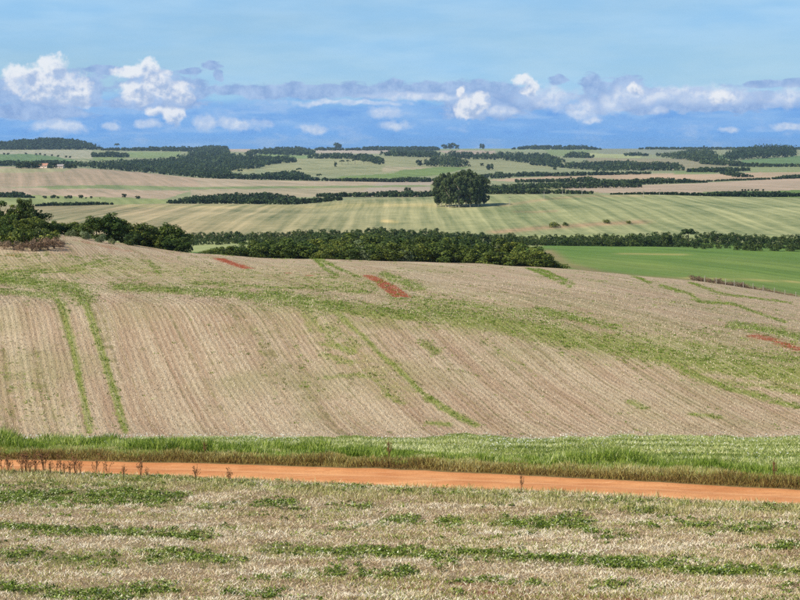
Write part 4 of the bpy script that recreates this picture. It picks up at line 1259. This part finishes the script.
for k, (px, tp) in enumerate(((45, 195.5), (53, 194.5), (58, 196), (66, 196), (70, 195), (81, 194.5), (86, 197), (91, 196), (100, 197.5))):
    far_tree('farround', px, tp, 198.5, 'small dark bush %s in the row on the left tan field edge' % nth(k), 1.2)
for k, px in enumerate((742.5, 745, 748.5, 752, 755.5, 758, 763)):
    far_tree('farround', px, 189, 191, 'tiny dark bush %s in the row on the right tan field' % nth(k), 1.0)
for k, (px, y_) in enumerate(((4, 154.3), (8, 154.3), (26, 154), (36, 154.8), (40, 154.5), (45, 155.5), (52, 155.8), (58, 156.5), (66, 157.2), (70, 157.5))):
    far_tree('farround', px, y_ - 1.6, y_ + .4, 'tiny hedgerow bush %s between the two far left fields' % nth(k), 1.2)

# --- far woods, each one mass
def wood(label, top, base, hpx, dmin=1300, leaf=1.5, dens=1.15, name='far_wood', seed=1, mat=None):
    r = np.random.default_rng(seed * 13 + int(top[0][0]) + int(base[0][1] * 3))
    tx, ty = zip(*top); bx, by = zip(*base)
    x0, x1 = tx[0], tx[-1]
    step = max(1.6, hpx * .42) / dens
    allV, allT = [], []
    px = x0
    while px <= x1:
        t_, b_ = np.interp(px, tx, ty), np.interp(px, bx, by)
        yb = b_
        first = True
        while first or yb > t_ + hpx * .85:
            first = False
            q = px + r.uniform(-1.5, 1.5); yy = yb + r.uniform(-.25, .15)
            X, Y, Zb = land(q, yy, dmin)
            hh = min(hpx, max(b_ - t_, 1.2)) * r.uniform(.75, 1.08)
            if yb - hpx < t_ + 1.5: hh = min(hh, (yb - t_) * r.uniform(.85, 1.05))
            H = hh / F * Y
            Wd = H * r.uniform(.5, .75)
            nc = 9
            cl = np.stack([r.uniform(-.7, .7, nc) * Wd, r.uniform(-.7, .7, nc) * Wd, H * r.uniform(.12, .80, nc), np.full(nc, Wd * .45)], -1)
            n = 60
            V, Fc, t = foliage(cl, n, leaf * Y / 3000 * 1.5 + .4, r)
            V[:, 2] = np.clip(V[:, 2], 0.1, None)
            V += [X, Y, Zb]
            allV.append(V); allT.append(np.clip(t + r.normal(0, .15), 0, 1))
            yb -= max(.6, hpx * .30)
        px += step * r.uniform(.7, 1.3)
    V = np.concatenate(allV); T = np.concatenate(allT)
    n = len(V) // 4
    o = link(name, mesh_np(name, V, np.arange(n * 4).reshape(-1, 4), mat or M_leaf_far, {'tint': T}))
    return tag(o, label, 'wood' if name == 'far_wood' else 'hedge', kind='stuff')


flat = lambda a, b, y_: [(a, y_), (b, y_)]
WOODS = [
    ('dark wood covering the hill on the left skyline', [(-60, 142), (0, 140.5), (25, 138.3), (50, 137), (75, 138.3), (90, 142.5), (105, 148.5)], [(-60, 150), (60, 149.5), (105, 149.8)], 4.5, 4500),
    ('low wood right of the wooded hill', [(92, 152.5), (110, 151), (128, 153)], [(92, 157), (128, 157.5)], 4, 2800),
    ('wood behind the farm at the left edge', [(-60, 158), (20, 159.5)], [(-60, 166), (20, 166)], 5, 2400),
    ('wood just behind the farmhouses', [(20, 161), (50, 159.5), (76, 161)], [(20, 165.5), (76, 165)], 4.5, 2400),
    ('large dark wood right of the farm', [(72, 161), (100, 160), (130, 158.5), (160, 157.5), (183, 154), (195, 149), (228, 150)], [(72, 166.5), (100, 169), (150, 173.2), (200, 178), (228, 179)], 6.5, 2330),
    ('row of trees on the left skyline', [(102, 148.5), (120, 147.5), (145, 146.5), (170, 146), (205, 146), (228, 146)], [(102, 150.5), (145, 151), (228, 152)], 4, 3500),
    ('wooded knoll on the skyline left of centre', [(196, 147), (208, 144), (226, 145.5), (229, 149)], [(196, 154), (229, 154)], 5, 3000),
    ('dark wood left of centre below the knoll', [(225, 153), (250, 152), (262, 154), (275, 156)], [(225, 171), (262, 168), (275, 163)], 6, 2500),
    ('wood spur left of the pale far pasture', [(272, 156), (285, 155), (296, 157)], [(272, 164), (296, 162)], 5, 2500),
    ('wooded skyline rise left of centre', [(248, 149.5), (270, 147), (300, 146), (314, 149)], [(248, 154), (300, 155.5), (318, 154)], 4.5, 3500),
    ('hedge wood at the top of the tan field, left part', [(213, 171), (225, 169), (235, 172), (251, 175)], [(213, 179.8), (251, 181)], 6, 2310),
    ('hedge wood at the top of the tan field, right part', [(252, 173), (270, 172), (290, 169.5), (305, 172), (310, 177), (338, 179)], [(252, 181), (310, 181.5), (338, 182)], 6, 2310),
    ('thin dark hedge left of the eucalyptus grove', [(338, 179), (365, 178), (390, 178), (405, 176.5), (436, 178)], [(338, 182.3), (436, 182.3)], 4, 2310),
    ('low dark wood at the back edge of the pasture', [(170, 199.5), (190, 195.5), (230, 192.5), (270, 192), (300, 196.5), (344, 200)], [(170, 203.8), (260, 204.5), (344, 204.8)], 6, 1260),
    ('thin hedge across the left pasture', [(36, 205), (50, 202.5), (90, 202), (114, 204.5)], [(36, 207), (114, 206)], 3.2, 1262),
    ('small wood at the far left pasture edge', [(-50, 192), (8, 192), (18, 191), (27, 194), (34, 197)], [(-50, 196), (34, 198)], 4, 1560),
    ('long hedge left of the eucalyptus grove', [(318, 193), (345, 192), (370, 192), (390, 190), (420, 190.5), (436, 191)], [(318, 197), (436, 197)], 5, 1300),
    ('far wood on the skyline above the flat-topped trees', [(316, 147.5), (330, 147), (345, 148), (360, 147), (375, 145.5), (395, 146), (438, 146.5)], [(316, 150.5), (438, 150.5)], 3.5, 4500),
    ('tree row above the flat-topped trees', [(310, 154), (330, 152.5), (350, 152.5), (370, 153.5), (382, 157)], [(310, 158.5), (352, 159), (384, 165)], 5, 3000),
    ('dark wood upper left of the eucalyptus grove', [(383, 151), (395, 148), (420, 149), (440, 151)], [(383, 156), (440, 158)], 5, 3000),
    ('square wood block above the eucalyptus grove', [(426, 160), (432, 155), (450, 155), (462, 157), (466, 160)], [(426, 166.5), (466, 167)], 7, 2700),
    ('dark wood right above the grove', [(445, 153), (455, 150), (475, 152.5), (500, 151), (545, 152), (562, 158)], [(445, 158.5), (500, 160), (562, 167)], 6, 2700),
    ('wooded skyline ridge right of the grove', [(512, 148.5), (525, 145.5), (540, 144), (560, 145), (563, 146), (575, 144.3), (590, 146), (600, 148.5)], [(512, 149.5), (600, 149.8)], 3.5, 4500),
    ('wood patch right of centre on the far slope', [(565, 153.5), (575, 151), (588, 152), (593, 155)], [(565, 158), (593, 158)], 5, 3000),
    ('dark wood band right of centre', [(530, 163), (560, 162), (600, 160), (625, 160), (650, 161), (675, 160), (683, 166)], [(530, 165), (600, 171), (683, 170.5)], 6, 2600),
    ('hedge below the dark wood band right of centre', [(498, 174), (520, 172), (570, 171.5), (650, 171.5)], [(498, 177), (570, 176), (650, 174)], 4, 2310),
    ('small wood right of the eucalyptus grove', [(481, 174), (500, 171), (511, 173)], [(481, 178.5), (511, 178.5)], 6, 2310),
    ('long hedge between tan fields right of the grove', [(515, 179), (560, 178), (590, 175.5), (600, 179)], [(515, 182.5), (600, 182)], 5, 1950),
    ('dark hedge wood right of the eucalyptus grove', [(484, 185), (500, 183.5), (540, 182), (560, 180.5), (612, 179), (640, 183)], [(484, 193), (540, 189), (640, 187.5)], 6, 1560),
    ('hedge at the pasture edge right of the grove', [(487, 187), (530, 187.5), (560, 189), (592, 191)], [(487, 194), (592, 194)], 5, 1300),
    ('dark hedge wood between the tan fields on the right', [(600, 180), (640, 178), (660, 177), (680, 178.5), (705, 181.5)], [(600, 186), (660, 184.5), (712, 182.8)], 5, 1950),
    ('thin hedge along the right pasture edge', [(612, 194), (650, 193), (700, 192.5), (735, 190.5), (770, 191.5), (840, 192)], [(612, 195.5), (700, 196.5), (760, 197), (840, 196.5)], 4.5, 1262),
    ('wood on the right skyline slope', [(660, 152), (680, 150.5), (692, 147.5), (705, 148.5), (716, 150), (718, 155)], [(660, 157), (700, 162), (718, 160)], 6, 3000),
    ('low wood below the right skyline', [(625, 153), (640, 151.5), (648, 154)], [(625, 156), (648, 156)], 4, 3000),
    ('dark plantation block on the right skyline', [(727, 150), (735, 147), (750, 145), (767, 143.5), (790, 143.5), (797, 148)], [(727, 161), (745, 159.5), (797, 156.5)], 9, 3300),
    ('wood below the plantation block', [(700, 160), (720, 158), (745, 162), (780, 163.5), (840, 163)], [(700, 164), (745, 167), (840, 167)], 4.5, 2600),
    ('small wood jutting into the right tan field', [(722, 171), (735, 170), (742, 173), (752, 177)], [(722, 174), (738, 178), (752, 178.5)], 5, 2310),
    ('low hedge left of the jutting wood', [(687, 168), (700, 167), (722, 166.5), (750, 167)], [(687, 172), (722, 172.5), (750, 171)], 4.5, 2400),
    ('thin hedge crossing the right tan field', [(700, 181), (730, 179), (770, 178), (786, 175), (840, 172)], [(700, 182), (770, 179.5), (840, 177)], 3, 1950),
    ('low hedge on the skyline right of centre', [(640, 147.3), (660, 147), (690, 147.2), (730, 147), (860, 147)], [(640, 149.5), (860, 150)], 2, 4500),
]
for k, (lb, tp, bs, hp, dm) in enumerate(WOODS):
    wood(lb, tp, bs, hp, dm, seed=k, dens=2.4 if 'plantation block on' in lb else 1.15, name='far_hedge' if 'hedge' in lb.split()[:4] else 'far_wood')

# ------------------------------------------------------------------ fence along the right edge of the stubble hill
M_post = plain('weathered_post', lin(160, 154, 138), 0.85, 0.2, 6.0)
M_wire = plain('galvanised_wire', lin(150, 150, 146), 0.5, 0.1, 6.0)
M_pole = plain('concrete_pole', lin(178, 172, 156), 0.8, 0.12, 1.0)
posts = [(705, 281.5), (717, 283), (726, 284.2), (735, 285.6), (744, 287.2), (754, 289.2), (764, 291), (775, 293.5), (786, 296), (797, 298.5), (808, 301)]
pp = []
for px, py in posts:
    X, Y, Zb = on(px, np.interp(px, [700, 800], [333, 340]))
    pp.append((X, Y, Zb))
fence = link('field_fence', None, loc=pp[0])
tag(fence, 'wire fence on pale posts along the green field edge', 'fence')
pm = MB()
pm.tube([(0, 0, -.3), (0, 0, .7), (0, 0, 1.25), (0, 0, 1.32)], [.075, .07, .065, .03], 7)
pmesh = pm.mesh('post', M_post)
for k, p in enumerate(pp):
    q = link('post', pmesh, fence, loc=tuple(np.array(p) - np.array(pp[0])))
    q.rotation_euler = (RT.uniform(-.06, .06), RT.uniform(-.06, .06), RT.uniform(0, 6))
for hgt in (.45, .8, 1.12):
    wm = MB()
    wm.tube([tuple(np.array(p) - np.array(pp[0]) + [0, -.1, hgt]) for p in pp], [.006] * len(pp), 4)
    link('wire', wm.mesh('wire', M_wire), fence)
# brown brushy hedge behind the fence and along the green field's left edge
HB = 'brown brush along the green field'
for k in range(24):
    px = 694 + k * 5.0
    X, Y, Zb = on(px, np.interp(px, [690, 820], [339, 349]))
    plant('dryshrub', (X, Y, Zb), RT.uniform(1.0, 1.6), 'brown brushy shrub %s behind the fence' % nth(k), 'shrub', HB, 1.1)
for k in range(13):
    px = 557 + k * 3.6
    X, Y, Zb = on(px, np.interp(px, [555, 605], [420, 352]))
    plant('dryshrub', (X, Y, Zb), RT.uniform(1.1, 1.7), 'brown brushy shrub %s along the left edge of the green field' % nth(k), 'shrub', HB, 1.1)

# ------------------------------------------------------------------ utility poles on the pasture crest
def utility_pole(px, base, top, label):
    X, Y, Zb = land(px, base, 900)
    H = (base - top) / F * Y
    root = link('utility_pole', None, loc=(X, Y, Zb))
    mb = MB(); mb.tube([(0, 0, -.6), (0, 0, H * .5), (0, 0, H)], [.17, .14, .11], 8)
    link('pole', mb.mesh('pole', M_pole), root)
    mb = MB(); mb.box((0, -.2, H - .45), (1.8, .12, .14))
    arm = link('cross_arm', mb.mesh('cross_arm', M_bark), root)
    for dx in (-.8, 0, .8):
        mi = MB(); mi.tube([(dx, -.2, H - .38), (dx, -.2, H - .28), (dx, -.2, H - .16)], [.05, .09, .04], 6)
        link('insulator', mi.mesh('insulator', M_pole), arm)
    tag(root, label, 'pole', 'utility poles along the pasture')
for px, b_, t_, lb in ((509.5, 205.5, 196.5, 'tallest pale utility pole, on the pasture right of the grove'), (544, 199, 191, 'pale utility pole second right of the grove'), (562.5, 196.5, 189, 'pale utility pole third right of the grove'),
                       (582, 195, 189, 'pale utility pole fourth right of the grove'), (623.5, 195.4, 187.5, 'pale utility pole at the left of the last three on the crest'), (643.5, 198, 190.5, 'pale utility pole in the middle of the last three'),
                       (659.5, 196.5, 189, 'rightmost pale utility pole on the pasture crest')):
    utility_pole(px, b_, t_, lb)

# ------------------------------------------------------------------ farm in the left distance
M_wallw = plain('cream_plaster', lin(224, 206, 186), 0.85, 0.1, 1.0)
M_tile = plain('clay_tiles', lin(176, 128, 104), 0.85, 0.25, 2.0)
M_roofg = plain('grey_sheet_roof', lin(150, 140, 134), 0.7, 0.15, 2.0)
M_dark = plain('dark_window_glass', (0.03, 0.035, 0.04, 1), 0.2, 0.2, 1.0)
M_door = plain('brown_door_wood', lin(96, 66, 46), 0.7, 0.2, 2.0)


def farmhouse(px, base, Wd, Dp, Hw, Hr, roofm, label, name):
    X, Y, Zb = land(px, base, 2000)
    root = link(name, None, loc=(X, Y, Zb))
    root.rotation_euler = (0, 0, math.radians(-14))
    mb = MB()
    mb.box((0, 0, Hw / 2 - .3), (Wd, Dp, Hw + .6))
    for sx in (-1, 1):
        x_ = sx * (Wd / 2 - .05)
        mb.poly([(x_, -Dp / 2, Hw), (x_, Dp / 2, Hw), (x_, 0, Hw + Hr * .95)])
    link('wall', mb.mesh('wall', M_wallw), root)
    mb = MB()
    e = .6
    for sy in (-1, 1):
        a = (-Wd / 2 - e, sy * (Dp / 2 + e), Hw - .12); b = (Wd / 2 + e, sy * (Dp / 2 + e), Hw - .12)
        c_ = (Wd / 2 + e, 0, Hw + Hr); d_ = (-Wd / 2 - e, 0, Hw + Hr)
        up = lambda p: (p[0], p[1], p[2] + .18)
        mb.poly([a, b, c_, d_]); mb.poly([up(a), up(d_), up(c_), up(b)]); mb.poly([a, up(a), up(b), b]); mb.poly([a, d_, up(d_), up(a)]); mb.poly([b, up(b), up(c_), c_])
    rf = link('roof', mb.mesh('roof', roofm), root)
    mb = MB(); mb.box((Wd * .25, Dp * .2, Hw + Hr * .9), (.7, .7, 1.6))
    link('chimney', mb.mesh('chimney', M_wallw), rf)
    for x_ in (-Wd * .34, -Wd * .12, Wd * .30):
        mb = MB(); mb.box((x_, -Dp / 2 - .03, Hw * .58), (1.5, .12, 1.3))
        wn = link('window', mb.mesh('window', M_wallw), root)
        mb = MB(); mb.box((x_, -Dp / 2 - .1, Hw * .58), (1.25, .06, 1.05))
        link('pane', mb.mesh('pane', M_dark), wn)
    mb = MB(); mb.box((Wd * .09, -Dp / 2 - .04, 1.05), (1.0, .12, 2.1))
    link('door', mb.mesh('door', M_door), root)
    tag(root, label, 'house', 'farm buildings')


farmhouse(44.3, 168.0, 11.0, 8.0, 3.4, 2.6, M_tile, 'cream farmhouse with a pinkish roof among trees', 'farmhouse')
farmhouse(60.0, 168.2, 12.0, 8.0, 2.6, 2.4, M_roofg, 'low farm building with a grey roof right of the farmhouse', 'farm_building')
for k, (px, tp, bs) in enumerate(((19, 162, 168.5), (23, 160.5, 168.5), (27, 161.5, 168.6), (32, 161.5, 168.6), (37, 161.8, 168.4), (50.5, 162, 168.4), (54, 162, 168.2), (67, 163.5, 168.6), (71, 163.3, 168.6), (75, 164.5, 168.6))):
    far_tree('farround', px, tp, bs, 'dark tree %s around the farm buildings' % nth(k), 1.0, 1900)

# ------------------------------------------------------------------ tall dry weeds beside the road
M_stalk = plain('dry_stalks', lin(122, 88, 58), 0.85, 0.3, 8.0)
M_seed = plain('dry_seed_heads', lin(140, 100, 66), 0.9, 0.3, 12.0)


def dry_weed(seed):
    r = np.random.default_rng(seed)
    st, hd = MB(), MB()
    for k in range(int(r.integers(5, 9))):
        a = r.uniform(0, 6.283); ln = r.uniform(.02, .22); h_ = r.uniform(.5, 1.0)
        x_, y_ = math.cos(a) * .08, math.sin(a) * .08
        tp_ = (x_ + math.cos(a) * ln, y_ + math.sin(a) * ln, h_)
        st.tube([(x_ * .3, y_ * .3, -.03), (x_, y_, h_ * .5), tp_], [.013, .010, .006], 4)
        for q in range(5):
            z = h_ * r.uniform(.45, .98); b = r.uniform(0, 6.283); l_ = r.uniform(.05, .13)
            p0 = (x_ + math.cos(a) * ln * z / h_, y_ + math.sin(a) * ln * z / h_, z)
            p1 = (p0[0] + math.cos(b) * l_, p0[1] + math.sin(b) * l_, z + l_ * .7)
            st.tube([p0, p1], [.006, .004], 4)
            hd.tube([p1, (p1[0], p1[1], p1[2] + .03), (p1[0], p1[1], p1[2] + .06)], [.012, .026, .006], 5)
    return st.mesh('stalk', M_stalk), hd.mesh('seed_head', M_seed)


DW = [dry_weed(300 + k) for k in range(5)]
wx = [3, 8, 11, 22, 26, 30, 36, 44, 50, 56, 61, 64, 70, 76, 81, 95, 108, 123, 141, 147, 196, 229]
for k, px in enumerate(wx):
    u_, _ = ray(px, 470)
    d_ = float(np.interp(u_, U, gd[3])) - RT.uniform(.2, 1.0)
    X = float(u_) * d_
    root = link('dry_weed', None, loc=(X, d_, float(ground(np.array([X]), np.array([d_]))[0])))
    sc = RT.uniform(.55, 1.0) * (1.0 if px < 100 else .75)
    root.scale = (sc * .9, sc * .9, sc); root.rotation_euler = (0, 0, RT.uniform(0, 6))
    a_, b_ = RT.choice(DW)
    tag(link('stalk', a_, root), kind='stuff'); tag(link('seed_head', b_, root), kind='stuff')
    tag(root, 'brown dry weed %s along the near edge of the road' % nth(k) if k < len(wx) - 1 else 'brown dry weed farthest right on the near road edge', 'weed', 'dry weeds beside the road')
for px, dd_, sc, lb in ((389, 2.6, 1.0, 'tall dry weed standing in the bank grass near the middle'), (774, 2.0, .9, 'thin dry stalk standing in the bank grass at the right'), (205, 2.4, .8, 'dry weed in the bank grass at the left'), (521.5, -4.9, .75, 'short dry stalk on the near road edge right of the middle')):
    u_, _ = ray(px, 470)
    d_ = float(np.interp(u_, U, gd[4])) + dd_
    X = float(u_) * d_
    root = link('dry_weed', None, loc=(X, d_, float(ground(np.array([X]), np.array([d_]))[0])))
    root.scale = (sc * .5, sc * .5, sc)
    a_, b_ = DW[2]
    tag(link('stalk', a_, root), kind='stuff'); tag(link('seed_head', b_, root), kind='stuff')
    tag(root, lb, 'weed', 'dry weeds beside the road')

# ------------------------------------------------------------------ the air
hz_m, N = new_mat('haze_air')
pv = N.n('ShaderNodeVolumePrincipled')
pv.inputs['Color'].default_value = (0.58, 0.80, 1.0, 1)
pv.inputs['Density'].default_value = 4.0e-5
pv.inputs['Anisotropy'].default_value = 0.2
out = N.n('ShaderNodeOutputMaterial')
N.link(pv.outputs[0], out.inputs['Volume'])
mb = MB()
zlo, zhi = float(Z.min()) - 1.5, CZ + 52.0
mb.box((0, 7600, (zlo + zhi) / 2), (2 * 27000, 16000, zhi - zlo))
tag(link('haze', mb.mesh('haze', hz_m)), 'thin blue haze over the far land', 'haze', kind='stuff')
